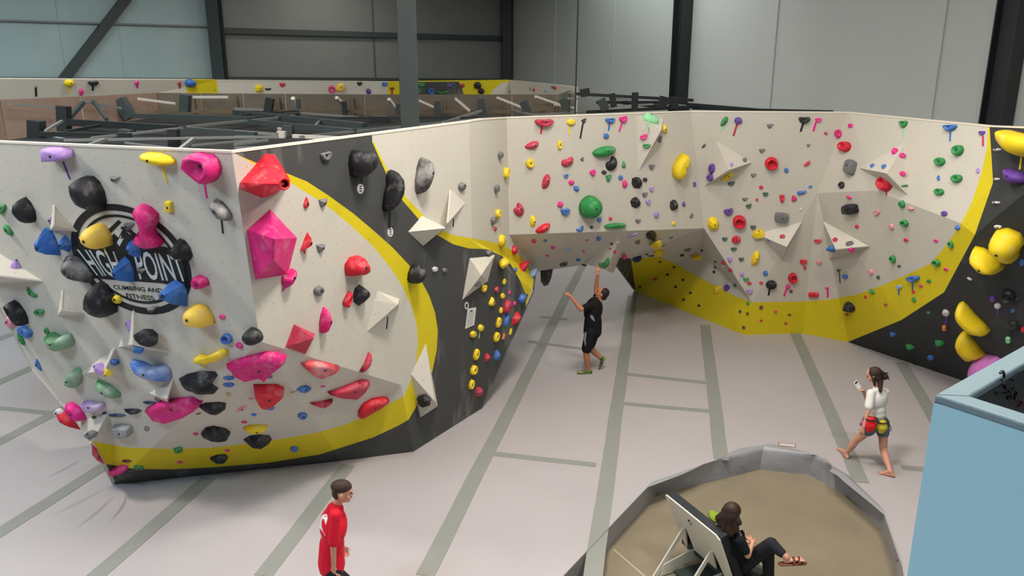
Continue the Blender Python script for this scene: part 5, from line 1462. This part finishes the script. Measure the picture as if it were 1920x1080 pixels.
# ---------- climber in black
D = 15.35
def jp(x, y, d): return aty(x, y, d)
def man():
    J = dict(head=jp(1129, 551, D+.02), neck=jp(1122, 566, D), shR=jp(1119, 568, D+.19), shL=jp(1106, 574, D-.17), waist=jp(1112, 600, D), hipL=jp(1108, 622, D-.10), hipR=jp(1114, 621, D+.10),
             elR=jp(1118, 537, D+.2), wrR=jp(1121, 514, D+.12), elL=jp(1089, 580, D-.25), wrL=jp(1070, 556, D-.2),
             knL=jp(1099, 659, D-.15), anL=jp(1103, 687, D-.06), knR=jp(1105, 657, D+.12), anR=jp(1126, 684, D+.16))
    base = atz(1106, 699, 0); e = empty('person', base)
    tag(e, 'person in black t-shirt and black shorts reaching one arm up to the hanging volume', 'person')
    f = Vector((-.86, .28, .42)); up = Vector((.38, 0, .9))
    gl, gr = J['anL'].copy(), J['anR'].copy()
    toeL = jp(1087, 696, D-.08); toeL.z = .0; gl.z = .075; toeR = Vector((gr.x+.01, gr.y, 0)); gr.z = .26
    J['anL'] = Vector((gl.x, gl.y, .085)); toeL = Vector((J['anL'].x-.2, J['anL'].y-.02, 0))
    J['anR'] = gr; ballR = Vector((gr.x+.03, gr.y-.0, .03)); J['knR'].z = max(J['knR'].z, .5); J['knL'].z = .52
    P = head_prims(J['head'], f, up, 1.2)+[seg(J['neck']-Vector((0, 0, .05)), J['head']-up*.05, .056, .054)]+torso_prims(J, 1.2)
    P += [seg(J['shR'], J['elR'], .06, .047), seg(J['elR'], J['wrR'], .048, .032), seg(J['shL'], J['elL'], .06, .047), seg(J['elL'], J['wrL'], .048, .032)]
    P += hand_prims(J['wrR'], Vector((.05, .05, 1)), Vector((0, 1, 0.2)), .17, .9, 1)+hand_prims(J['wrL'], Vector((-.8, 0, .6)), Vector((.2, .6, -.6)), .17, .9, -1)
    for h_, k_, a_ in (('hipL', 'knL', 'anL'), ('hipR', 'knR', 'anR')):
        P += [seg(J[h_], J[k_], .1, .068), seg(J[k_], lerp(J[k_], J[a_], .35), .066, .070), seg(lerp(J[k_], J[a_], .35), J[a_], .070, .044)]
    body = blobby('body', P, SKIN2, e, .008)
    face_parts(J['head'], f, up, 1.2, e)
    BL_ = mat('black_sport_cloth', (18, 18, 20), .8, .2, .15, 6, (30, 30, 34), bump=.3, bscale=14)
    g = .018
    blobby('t_shirt', torso_prims(J, 1.5, g, False)+[seg(J['waist'], (J['hipL']+J['hipR'])/2+Vector((0, 0, .02)), .18, .19, .98, J['hipR']-J['hipL']), seg(J['shR'], lerp(J['shR'], J['elR'], .42), .078, .072), seg(J['shL'], lerp(J['shL'], J['elL'], .5), .082, .078)], BL_, e, .009, 4)
    blobby('shorts', [('e', (J['hipL']+J['hipR'])/2, (.195, .185, .16), J['hipR']-J['hipL'], (0, 0, 1)), seg(J['hipL'], lerp(J['hipL'], J['knL'], .86), .122, .108), seg(J['hipR'], lerp(J['hipR'], J['knR'], .8), .122, .104)], BL_, e, .009, 4)
    HB = mat('black_hair', (22, 17, 15), .6, .4, .4, 30, (44, 34, 28), bump=.5, bscale=60)
    s = f.cross(up).normalized(); hc = J['head']
    blobby('hair', [('e', hc+up.normalized()*.042-f.normalized()*.03, (.102, .106, .104), s, up), ('e', hc-f.normalized()*.066-up.normalized()*.03, (.082, .058, .075), s, up), ('c', hc+up*.11+s*.03, hc+up*.11-s*.04, .03, .03)], HB, e, .007, 2)
    SH = mat('lime_grey_shoe', (150, 160, 70), .6, .4, .9, 14, (46, 54, 54), thr=(.4, .55)); SO = mat('dark_rubber', (40, 52, 50), .7)
    d = Vector((-1, -.1, 0)).normalized()
    for nm, ank, heel, toe, ball in (('a', J['anL'], J['anL']+Vector((.045, 0, -.045)), Vector((J['anL'].x-.2, J['anL'].y-.02, .035)), None), ('b', J['anR'], J['anR']+Vector((.06, 0, -.01)), Vector((J['anR'].x-.02, J['anR'].y, .04)), None)):
        sh = blobby('climbing_shoe', [seg(heel, lerp(heel, toe, .6), .044, .045, .9), seg(lerp(heel, toe, .55), toe, .045, .03, .8), seg(ank, heel, .05, .044)], SH, e, .008, 2)
        o2 = blobby('sole', [seg(heel-Vector((0, 0, .03)), toe-Vector((0, 0, .018)), .032, .026, .5, Vector((0, 1, 0)))], SO, e, .008, 1)
    # pale swoosh on the back of the shirt, stripe on the shorts
    GRY = mat('grey_print_patch', (120, 128, 132), .7)
    def patch(pts, depth, nm, m):
        vs = [jp(x, y, depth) for x, y in pts]; n_ = len(vs); vs += [q+Vector((0, .05, 0)) for q in vs]
        o = mesh(nm, vs, [tuple(range(n_)), tuple(range(n_, 2*n_))[::-1]]+[(i, (i+1) % n_, (i+1) % n_+n_, i+n_) for i in range(n_)], m, e); recalc(o); return o
    patch([(1106, 592), (1110, 591), (1113, 594), (1116, 603), (1112, 601), (1108, 597)], D-.20, 'shirt_print', GRY)
    patch([(1097, 624), (1100, 625), (1098, 640), (1101, 652), (1097, 650), (1095, 638)], D-.225, 'shorts_stripe', GRY)
man()
# ---------- walking woman with phone
def woman():
    D = 11.42
    J = dict(head=jp(1638, 703, D+.03), neck=jp(1645, 723, D), shL=jp(1633, 737, D-.07), shR=jp(1660, 735, D+.10), waist=jp(1647, 767, D), hipL=jp(1641, 795, D-.05), hipR=jp(1655, 793, D+.09),
             elL=jp(1628, 771, D-.16), wrL=jp(1619, 801, D-.20), elR=jp(1628, 756, D+.28), wrR=jp(1620, 738, D+.26),
             knL=jp(1605, 826, D+.14), anL=jp(1589, 852, D+.34), knR=jp(1656, 842, D-.02), anR=jp(1667, 884, D-.24))
    J['anL'].z = .085; J['anR'].z = .085
    a1 = atz(1586, 858, .0); J['anL'] = Vector((a1.x, a1.y, .085)); a2 = atz(1668, 893, 0); J['anR'] = Vector((a2.x, a2.y, .085))
    base = (a1+a2)/2; e = empty('person', base); tag(e, 'barefoot person walking in white t-shirt and denim shorts, holding up a phone', 'person')
    f = Vector((-.86, .42, -.32)); up = Vector((-.3, .1, .95))
    t1, t2 = atz(1571, 842, 0), atz(1647, 887, 0)
    k = .93
    P = head_prims(J['head'], f, up, 1.02)+[seg(J['neck']-Vector((0, 0, .04)), J['head']-up*.05+f*-.01, .046, .045)]+torso_prims(J, .88)
    P += [seg(J['shR'], J['elR'], .042, .032), seg(J['elR'], J['wrR'], .033, .022), seg(J['shL'], J['elL'], .042, .034), seg(J['elL'], J['wrL'], .034, .023)]
    P += hand_prims(J['wrR'], Vector((-.5, -.2, .85)), Vector((-.5, -.7, -.2)), .16, .9, 1)+hand_prims(J['wrL'], Vector((-.12, -.02, -1)), Vector((.5, .8, 0)), .16, .45, -1)
    for h_, k_, a_ in (('hipL', 'knL', 'anL'), ('hipR', 'knR', 'anR')):
        P += [seg(J[h_], J[k_], .088, .058), seg(J[k_], lerp(J[k_], J[a_], .35), .055, .058), seg(lerp(J[k_], J[a_], .35), J[a_], .058, .034)]
    P += foot_prims(J['anL'], t1)+foot_prims(J['anR'], t2)
    blobby('body', P, SKIN, e, .008); face_parts(J['head'], f, up, 1.02, e)
    WT = mat('white_cotton', (226, 222, 216), .85, .2, .2, 5, (206, 202, 196), bump=.4, bscale=12)
    hc = (J['hipL']+J['hipR'])/2
    blobby('t_shirt', torso_prims(J, .9, .018, False)+[seg(J['waist'], lerp(J['waist'], hc, .30), .115, .135, .8, J['hipR']-J['hipL']), seg(J['shR'], lerp(J['shR'], J['elR'], .5), .062, .062), seg(J['shL'], lerp(J['shL'], J['elL'], .72), .062, .066)], WT, e, .009, 3)
    DN = mat('grey_blue_denim', (92, 104, 118), .85, .2, .4, 20, (116, 128, 140))
    blobby('shorts', [('e', hc+Vector((0, 0, .03)), (.15, .125, .13), J['hipR']-J['hipL'], (0, 0, 1)), seg(J['hipL'], lerp(J['hipL'], J['knL'], .36), .104, .100), seg(J['hipR'], lerp(J['hipR'], J['knR'], .36), .104, .098)], DN, e, .009, 3)
    HR = mat('dark_brown_hair', (44, 28, 24), .6, .4, .5, 26, (74, 46, 36), bump=.6, bscale=50)
    s = f.cross(up).normalized(); h = J['head']; fn = f.normalized(); un = up.normalized()
    blobby('hair', [('e', h+un*.035-fn*.025, (.092, .104, .096), s, up), ('e', h-fn*.05-un*.03, (.08, .06, .08), s, up), ('e', jp(1658, 706, D+.05), (.062, .055, .055)), ('e', jp(1652, 700, D+.05), (.05, .05, .05)),
        seg(jp(1650, 714, D-.02), jp(1651, 734, D-.1), .05, .022), seg(h-un*.02+s*-.07, jp(1640, 722, D-.05), .03, .02), seg(jp(1663, 704, D+.04), jp(1667, 712, D+.04), .02, .008), seg(jp(1656, 700, D+.04), jp(1666, 699, D+.04), .02, .006)], HR, e, .008, 1)
    # phone held up
    pc_ = jp(1608, 722, D+.24); ph_ = empty('phone', pc_); tag(ph_, 'white phone in the raised hand of the walking person', 'phone')
    Y = (jp(1602, 713, D+.24)-jp(1615, 733, D+.24)).normalized(); X = Y.cross(Vector((.35, -.9, .1))).normalized(); N_ = X.cross(Y)
    o = mesh('phone_case', boxpts(pc_, X*.037, Y*.075, N_*.005), BOXF, mat('white_phone_case', (232, 230, 228), .3), ph_); recalc(o); bevel(o, .004)
    for sg in (-1, 1):
        o = mesh('camera_bump' if sg > 0 else 'phone_print', boxpts(pc_+Y*.052+N_*.006*sg, X*.026, Y*.012, N_*.002), BOXF, mat('black_glass', (16, 16, 18), .2), ph_); recalc(o)
    # chalk bags on a belt
    def bag(nm, x, y, d, w_, h_, m, lab, rim):
        c = jp(x, y, d); b = empty('chalk_bag', c); tag(b, lab, 'bag')
        blobby('pouch', [('e', c, (w_, .07, h_*.8)), seg(c+Vector((0, 0, h_*.55)), c-Vector((0, 0, h_*.45)), w_*.93, w_*.86, .6, Vector((1, .3, 0)))], m, b, .008, 2)
        R_ = []
        for i in range(20):
            a = i/20*6.283
            for rr_, z in ((1.0, .0), (1.04, .02), (.9, .02), (.88, 0)): R_.append(c+Vector((math.cos(a)*w_*rr_, math.sin(a)*.075*rr_, h_*.95+z)))
        o = mesh('bag_rim', R_, [(i*4+k_, (i+1) % 20*4+k_, (i+1) % 20*4+(k_+1) % 4, i*4+(k_+1) % 4) for i in range(20) for k_ in range(4)], rim, b, True); recalc(o)
    bag('r', 1632, 797, D-.19, .095, .10, mat('red_bag_cloth', (222, 30, 36), .7, bump=.3), 'red chalk bag hanging at the back of the walking person', mat('dark_trim', (40, 38, 40), .7))
    bag('y', 1654, 801, D-.15, .082, .085, mat('yellow_bag_cloth', (204, 186, 40), .7, bump=.3), 'yellow chalk bag hanging beside the red one on the walking person', mat('dark_trim', (40, 38, 40), .7))
    OB = mat('orange_blue_cloth', (226, 110, 70), .7, .3, 1, 14, (40, 50, 140), thr=(.48, .52))
    blobby('waist_strap', [seg(jp(1621, 785, D-.10), jp(1616, 796, D-.12), .034, .034, .6)], OB, e, .008, 1)
    cu = bpy.data.meshes.new('x'); bpy.data.meshes.remove(cu)
    pts = [jp(1663, 790, D), jp(1670, 800, D), jp(1671, 807, D), jp(1666, 808, D)]
    bm = bmesh.new()
    for a, b in zip(pts, pts[1:]): add_cap(bm, a, b, .006, .006)
    me = bpy.data.meshes.new('strap_loop'); bm.to_mesh(me); bm.free(); me.transform(Matrix.Translation(-e.location)); link('strap_loop', me, mat('dark_blue_strap', (40, 50, 84), .7), e)
woman()
# ---------- boy in red
def boy():
    D = 7.95
    J = dict(head=jp(642, 922, D), neck=jp(630, 945, D), shL=jp(624, 962, D+.17), shR=jp(630, 966, D-.16), waist=jp(623, 1018, D), hipL=jp(620, 1062, D+.09), hipR=jp(624, 1062, D-.09))
    g = atz(628, 1210, 0); e = empty('person', Vector((J['hipL'].x, D, 0)))
    tag(e, 'dark-haired person in a red shirt with a white number, walking past in the foreground', 'person')
    J['elR'] = jp(625, 1024, D-.20); J['wrR'] = jp(626, 1072, D-.16); J['elL'] = J['shL']+Vector((-.02, .04, -.25)); J['wrL'] = J['elL']+Vector((.1, 0, -.2))
    hz = J['hipL'].z; J['knL'] = J['hipL']+Vector((.17, 0, -hz*.46)); J['knR'] = J['hipR']+Vector((.03, 0, -hz*.47)); J['anL'] = Vector((J['knL'].x+.08, J['knL'].y, .085)); J['anR'] = Vector((J['knR'].x-.16, J['knR'].y, .10))
    f = Vector((.97, .12, -.12)); up = Vector((.12, 0, 1))
    P = head_prims(J['head'], f, up, 1.14)+[seg(J['neck']-Vector((0.01, 0, .06)), J['head']-up*.05-f*.015, .052, .05)]+torso_prims(J, 1.08)
    P += [seg(J['shR'], J['elR'], .042, .033), seg(J['elR'], J['wrR'], .035, .024), seg(J['shL'], J['elL'], .042, .033), seg(J['elL'], J['wrL'], .035, .024)]
    P += hand_prims(J['wrR'], Vector((.1, .05, -1)), Vector((.3, 1, 0)), .155, .6, 1)+hand_prims(J['wrL'], Vector((.3, 0, -1)), Vector((.3, -1, 0)), .155, .6, -1)
    for h_, k_, a_ in (('hipL', 'knL', 'anL'), ('hipR', 'knR', 'anR')):
        P += [seg(J[h_], J[k_], .082, .052), seg(J[k_], lerp(J[k_], J[a_], .35), .05, .053), seg(lerp(J[k_], J[a_], .35), J[a_], .053, .032)]
    P += foot_prims(J['anL'], Vector((J['anL'].x+.17, J['anL'].y, 0)))+foot_prims(J['anR'], Vector((J['anR'].x+.17, J['anR'].y, 0)))
    blobby('body', P, SKIN, e, .007); face_parts(J['head'], f, up, 1.14, e)
    RD = mat('red_jersey', (222, 22, 48), .75, .25, .15, 4, (190, 14, 40), bump=.5, bscale=7)
    hc = (J['hipL']+J['hipR'])/2
    shirt = blobby('t_shirt', torso_prims(J, 1.12, .03, False)+[seg(J['waist']+Vector((-.01, 0, 0)), hc+Vector((0, 0, .035)), .155, .18, .86, J['hipR']-J['hipL']), seg(J['shR'], lerp(J['shR'], J['elR'], .85), .056, .066), seg(J['shL'], lerp(J['shL'], J['elL'], .85), .056, .066)], RD, e, .008, 7)
    BK = mat('navy_black_shorts', (20, 22, 28), .8)
    blobby('shorts', [('e', hc-Vector((0, 0, .0)), (.182, .142, .14), J['hipR']-J['hipL'], (0, 0, 1)), seg(J['hipL']-Vector((0, 0, .06)), lerp(J['hipL'], J['knL'], .85), .1, .09), seg(J['hipR']-Vector((0, 0, .06)), lerp(J['hipR'], J['knR'], .85), .1, .09)], BK, e, .009, 3)
    HB = mat('short_brown_hair', (52, 34, 26), .6, .4, .4, 30, (84, 58, 42), bump=.6, bscale=60)
    s = f.cross(up).normalized(); h = J['head']; fn = f.normalized(); un = up.normalized()
    blobby('hair', [('e', h+un*.062-fn*.016, (.092, .118, .082), s, up), ('e', h-fn*.06-un*.005, (.076, .056, .085), s, up)], HB, e, .006, 2)
    # number on the back
    cu = bpy.data.curves.new('n', 'FONT'); cu.body = '2'; cu.extrude = .01; cu.offset = .03
    t = bpy.data.objects.new('n', cu); COL.objects.link(t); dg = bpy.context.evaluated_depsgraph_get(); me = bpy.data.meshes.new_from_object(t.evaluated_get(dg)); bpy.data.objects.remove(t)
    xs = [q.co.x for q in me.vertices]; ys = [q.co.y for q in me.vertices]; x0, x1, y0, y1 = min(xs), max(xs), min(ys), max(ys)
    bk = J['waist'].lerp(J['neck'], .62)
    from mathutils.bvhtree import BVHTree
    bvh = BVHTree.FromPolygons([q.co.copy() for q in shirt.data.vertices], [tuple(p.vertices) for p in shirt.data.polygons])
    def onback(u, w_, z):  # wraps the print round the shirt's back
        a = math.radians(180+38+(u-.5)*-62); d = Vector((math.cos(a), math.sin(a), 0)); c = bk-e.location+Vector((0, 0, w_))
        r_ = bvh.ray_cast(c+d*.6, -d); p = r_[0] if r_[0] else c+d*.14
        return p+d*(.003+z*.004)
    vs = [onback((q.co.x-x0)/(x1-x0), ((q.co.y-y0)/(y1-y0)-.5)*.2, 1 if q.co.z > 0 else 0) for q in me.vertices]
    o = mesh('shirt_number', [v_+e.location for v_ in vs], [tuple(p.vertices) for p in me.polygons], mat('white_print', (232, 226, 226), .7), e)
    c2 = bk-Vector((0, 0, .175)); vs = []
    q0 = [onback(.38+.1*math.cos(i/10*6.283)+.12, -.16+.028*math.sin(i/10*6.283), 1) for i in range(10)]; q1 = [onback(.38+.1*math.cos(i/10*6.283)+.12, -.16+.028*math.sin(i/10*6.283), -1) for i in range(10)]
    o = mesh('shirt_badge', [v_+e.location for v_ in q0+q1], [tuple(range(10)), tuple(range(10, 20))[::-1]]+[(i, (i+1) % 10, (i+1) % 10+10, i+10) for i in range(10)], mat('white_print', (232, 226, 226), .7), e); recalc(o)
boy()
# ================================================================== bench in the pit
FZ = -0.36
tl_ = atz(1246, 926, .66); tr_ = atz(1342, 1004, .66)
ax = (tr_-tl_); ax.z = 0; BLn = ax.length; ax.normalize(); fw_ = Vector((-ax.y, ax.x, 0))
if fw_.x < 0: fw_ = -fw_          # seat side
bn = empty('bench', Vector(((tl_.x+tr_.x)/2, (tl_.y+tr_.y)/2, FZ))); tag(bn, 'white-framed lounge bench with black padding standing in the concrete pit', 'bench')
WB = mat('white_laminate', (226, 220, 206), .45, .4); NV = mat('navy_black_pad', (30, 34, 40), .6, .4, .3, 6, (42, 46, 54), bump=.4); GP = mat('dark_green_pad', (50, 62, 58), .6, .4, .2, 6, (60, 72, 66), bump=.3); PLYD = mat('shaded_laminate', (196, 188, 172), .5)
def bp_(u, s, z): return Vector((tl_.x, tl_.y, 0))+ax*u+fw_*s+Vector((0, 0, z))   # along, seatward, height
L0 = BLn+.05
# back board with two inverted-V cut-outs, leaning forward at the bottom
def board(pts, nm, m, th=.022, par_=None):   # pts (u, t) t: 0 top .. 1 seat level
    vs = []; 
    for sgn in (0, 1):
        for u, t in pts: vs.append(bp_(u, .34*t+sgn*th, .66-.86*t))
    n_ = len(pts); o = mesh(nm, vs, [tuple(range(n_)), tuple(range(n_, 2*n_))[::-1]]+[(i, (i+1) % n_, (i+1) % n_+n_, i+n_) for i in range(n_)], m, par_ or bn)
    bm = bmesh.new(); bm.from_mesh(o.data); bmesh.ops.recalc_face_normals(bm, faces=bm.faces); bmesh.ops.triangulate(bm, faces=[f for f in bm.faces if len(f.verts) > 4]); bm.to_mesh(o.data); bm.free(); return o
board([(0, .02), (.03, 0), (L0-.06, 0), (L0, .05), (L0+.02, 1.15), (L0-.1, 1.15), (L0-.25, .45), (L0-.28, .45), (L0-.33, .84), (.33, .84), (.30, .45), (.27, .45), (.12, 1.0), (.09, .98)], 'back_board', WB)
for u in (.27, L0-.27):
    # splayed rear leg strip and its cross rail
    a = bp_(u, .15, .66-.86*.45); b = bp_(u-.0, -.30, FZ)
    s_ = ax*.011; q = (b-a).normalized(); w_ = fw_*.035
    o = mesh('rear_leg', [a-w_-s_, a+w_-s_, b+w_-s_, b-w_-s_, a-w_+s_, a+w_+s_, b+w_+s_, b-w_+s_], [(0, 1, 2, 3), (4, 7, 6, 5), (0, 4, 5, 1), (1, 5, 6, 2), (2, 6, 7, 3), (3, 7, 4, 0)], WB, bn); recalc(o)
    o = mesh('side_board', [bp_(u, -.15, FZ+.18), bp_(u, -.2, FZ+.02), bp_(u, .05, FZ+.02), bp_(u, .18, FZ+.1), bp_(u, .55, FZ+.1), bp_(u, .62, FZ), bp_(u, .68, FZ), bp_(u, .66, FZ+.30), bp_(u, .2, FZ+.26)]+[bp_(u, s, z)+ax*.02 for s, z in [(-.15, FZ+.18), (-.2, FZ+.02), (.05, FZ+.02), (.18, FZ+.1), (.55, FZ+.1), (.62, FZ), (.68, FZ), (.66, FZ+.30), (.2, FZ+.26)]],
        [tuple(range(9)), tuple(range(9, 18))[::-1]]+[(i, (i+1) % 9, (i+1) % 9+9, i+9) for i in range(9)], WB, bn)
    bm = bmesh.new(); bm.from_mesh(o.data); bmesh.ops.recalc_face_normals(bm, faces=bm.faces); bmesh.ops.triangulate(bm, faces=[f for f in bm.faces if len(f.verts) > 4]); bm.to_mesh(o.data); bm.free()
# back pad and seat pad
o = mesh('back_pad', [bp_(u, s, z) for u in (.02, L0) for s, z in ((.03, .64), (.15, .68), (.50, -.12), (.38, -.16))], [(0, 1, 2, 3), (4, 7, 6, 5), (0, 4, 5, 1), (1, 5, 6, 2), (2, 6, 7, 3), (3, 7, 4, 0)], NV, bn); recalc(o); bevel(o, .025, 3)
o = mesh('seat_pad', [bp_(u, s, z) for u in (.0, L0+.05) for s, z in ((.32, -.07), (.80, -.0), (.80, -.10), (.32, -.17))], [(0, 1, 2, 3), (4, 7, 6, 5), (0, 4, 5, 1), (1, 5, 6, 2), (2, 6, 7, 3), (3, 7, 4, 0)], GP, bn); recalc(o); bevel(o, .02, 3)
o = mesh('ground_shelf', [bp_(u, s, z) for u in (.3, L0-.3) for s, z in ((.0, FZ+.05), (.62, FZ+.05), (.62, FZ+.03), (.0, FZ+.03))], [(0, 1, 2, 3), (4, 7, 6, 5), (0, 4, 5, 1), (1, 5, 6, 2), (2, 6, 7, 3), (3, 7, 4, 0)], GP, bn); recalc(o)
for k in range(2):
    c = bp_(.47+k*.035, .34*.17-.006, .66-.86*(.17+k*.035)); R_ = .014-.003*k
    vs = [c+ax*R_*math.cos(t)+Vector((0, 0, R_*1.2*math.sin(t)))+fw_*z for z in (-.004, .01) for t in [i*.6283 for i in range(10)]]
    o = mesh('board_logo', vs, [tuple(range(10)), tuple(range(10, 20))[::-1]]+[(i, (i+1) % 10, (i+1) % 10+10, i+10) for i in range(10)], INK if k == 0 else GR, bn); recalc(o)
gb = blobby('cushion', [('e', jp(1342, 970, 9.05), (.09, .12, .05)), ('e', jp(1336, 966, 9.1), (.06, .1, .05))], mat('lime_cloth', (128, 152, 40), .8, bump=.4), None, .01, 3, origin=jp(1340, 968, 9.05))
tag(gb, 'lime green bag on the bench behind the seated person', 'bag')
# ---------- seated woman
def sitter():
    D = 8.55
    hc = bp_(L0*.83, .50, .06)
    J = dict(head=jp(1372, 962, D), neck=jp(1376, 994, D), shL=jp(1359, 1009, D+.12), shR=jp(1388, 1014, D-.14), hipL=hc+ax*-.08, hipR=hc+ax*.08)
    J['waist'] = lerp((J['shL']+J['shR'])/2, hc, .62)
    J['elR'] = jp(1402, 1042, D-.18); J['wrR'] = jp(1412, 1016, D-.05); J['elL'] = jp(1378, 1030, D+.28); J['wrL'] = jp(1397, 1015, D+.15)
    J['knR'] = jp(1446, 1020, 8.45); J['anR'] = jp(1475, 1045, 8.3); J['knL'] = jp(1440, 1036, 8.55); J['anL'] = jp(1447, 1072, 8.55); J['anL'].z = FZ+.10
    e = empty('person', Vector((hc.x, hc.y, FZ))); tag(e, 'seated person with shoulder-length dark hair and crossed legs, in black on the bench', 'person')
    f = Vector((.55, .45, -.62)); up = Vector((.3, .1, .9))
    P = head_prims(J['head'], f, up, 1.05)+[seg(J['neck']-Vector((0, 0, .04)), J['head']-up*.05, .047, .046)]+torso_prims(J, .95)
    P += [seg(J['shR'], J['elR'], .046, .036), seg(J['elR'], J['wrR'], .037, .025), seg(J['shL'], J['elL'], .045, .034), seg(J['elL'], J['wrL'], .036, .024)]
    P += hand_prims(J['wrR'], Vector((-.5, .4, .2)), Vector((-.2, .3, .8)), .155, .7, 1)+hand_prims(J['wrL'], Vector((.7, -.1, 0)), Vector((.1, -.3, .8)), .155, .7, -1)
    for h_, k_, a_ in (('hipL', 'knL', 'anL'), ('hipR', 'knR', 'anR')):
        P += [seg(J[h_], J[k_], .09, .06), seg(J[k_], lerp(J[k_], J[a_], .35), .056, .058), seg(lerp(J[k_], J[a_], .35), J[a_], .058, .036)]
    dR = Vector((.95, -.1, .12)).normalized(); a = J['anR']; P += [seg(a, a+Vector((0, 0, -.05)), .036, .032), seg(a+Vector((0, 0, -.05)), a+dR*.16+Vector((0, 0, -.03)), .034, .026, .8)]
    for q in range(5): P.append(seg(a+dR*.15+Vector((0, (q-2)*.017, -.035)), a+dR*(.2-.008*q)+Vector((0, (q-2)*.019, -.035)), .013, .010))
    aL = J['anL']; P += foot_prims(aL, Vector((aL.x+.15, aL.y+.05, FZ+.02)))
    blobby('body', P, SKIN, e, .008); face_parts(J['head'], f, up, 1.05, e)
    BK = mat('black_knit', (24, 25, 30), .85, .2, .15, 8, (38, 40, 46), bump=.4, bscale=12); PT = mat('charcoal_trousers', (40, 40, 44), .8, .2, .15, 6, (54, 54, 58), bump=.4, bscale=10)
    blobby('t_shirt', torso_prims(J, .97, .02, False)+[seg(J['waist'], hc, .13, .15, .85, J['hipR']-J['hipL']), seg(J['shR'], lerp(J['shR'], J['elR'], .62), .064, .062), seg(J['shL'], lerp(J['shL'], J['elL'], .6), .064, .062)], BK, e, .009, 3)
    blobby('trousers', [('e', hc+Vector((0, 0, .0)), (.17, .145, .12), J['hipR']-J['hipL'], (0, 0, 1)), seg(J['hipL'], J['knL'], .108, .08), seg(J['hipR'], J['knR'], .108, .082), seg(J['knL'], lerp(J['knL'], J['anL'], .8), .078, .062), seg(J['knR'], lerp(J['knR'], J['anR'], .68), .08, .056)], PT, e, .009, 3)
    HR = mat('chestnut_hair', (48, 28, 20), .5, .4, .5, 22, (84, 50, 34), bump=.6, bscale=45)
    s = f.cross(up).normalized(); h = J['head']; fn = f.normalized(); un = up.normalized(); d_ = Vector((0, 0, -1))
    HP = [('e', h+un*.035-fn*.02, (.105, .112, .10), s, up), ('e', h-fn*.05-un*.03, (.11, .08, .12), s, up)]
    for x, y, dd, r_ in ((1352, 985, .06, .05), (1360, 993, -.02, .055), (1370, 999, -.08, .05), (1380, 994, -.10, .042), (1348, 972, .08, .05), (1386, 980, -.1, .035)):
        HP.append(seg(h-fn*.04+un*.0, jp(x, y, D+dd), .075, r_))
    blobby('hair', HP, HR, e, .008, 1)
    SD = mat('brown_leather', (112, 58, 36), .5, .4, bump=.3)
    so = a+Vector((0, 0, -.088)); 
    blobby('sandal', [seg(so-dR*.05, so+dR*.20+Vector((0, 0, .0)), .045, .045, .35, Vector((0, 1, 0)))]+[seg(a+dR*t+Vector((0, -.05, -.07)), a+dR*t+Vector((0, .05, -.07)), .014, .014) for t in (.08, .14)]+[seg(a+dR*t+Vector((0, -.05, -.06)), a+dR*t+Vector((0, 0, -.005)), .014, .014) for t in (.08, .14)]+[seg(a+dR*t+Vector((0, .05, -.06)), a+dR*t+Vector((0, 0, -.005)), .014, .014) for t in (.08, .14)], SD, e, .007, 1)
    so = Vector((aL.x, aL.y, FZ+.014)); blobby('sandal', [seg(so-Vector((.05, 0, 0)), so+Vector((.17, .05, 0)), .045, .045, .3, Vector((0, 1, 0))), seg(so+Vector((.06, -.04, .03)), so+Vector((.06, .05, .05)), .014, .014)], SD, e, .007, 1)
    c = jp(1394, 1003, D+.1); p_ = empty('phone', c); tag(p_, 'phone in a pale pink case held by the seated person', 'phone')
    Y = (jp(1388, 995, D+.16)-jp(1400, 1012, D+.05)).normalized(); X = Y.cross(Vector((.3, -.5, .8))).normalized(); N_ = X.cross(Y)
    o = mesh('phone_case', boxpts(c, X*.036, Y*.074, N_*.005), BOXF, mat('pale_pink_case', (206, 176, 180), .4), p_); recalc(o); bevel(o, .004)
    o = mesh('screen', boxpts(c+N_*.006, X*.032, Y*.068, N_*.001), BOXF, mat('black_glass', (16, 16, 18), .2), p_); recalc(o)
sitter()
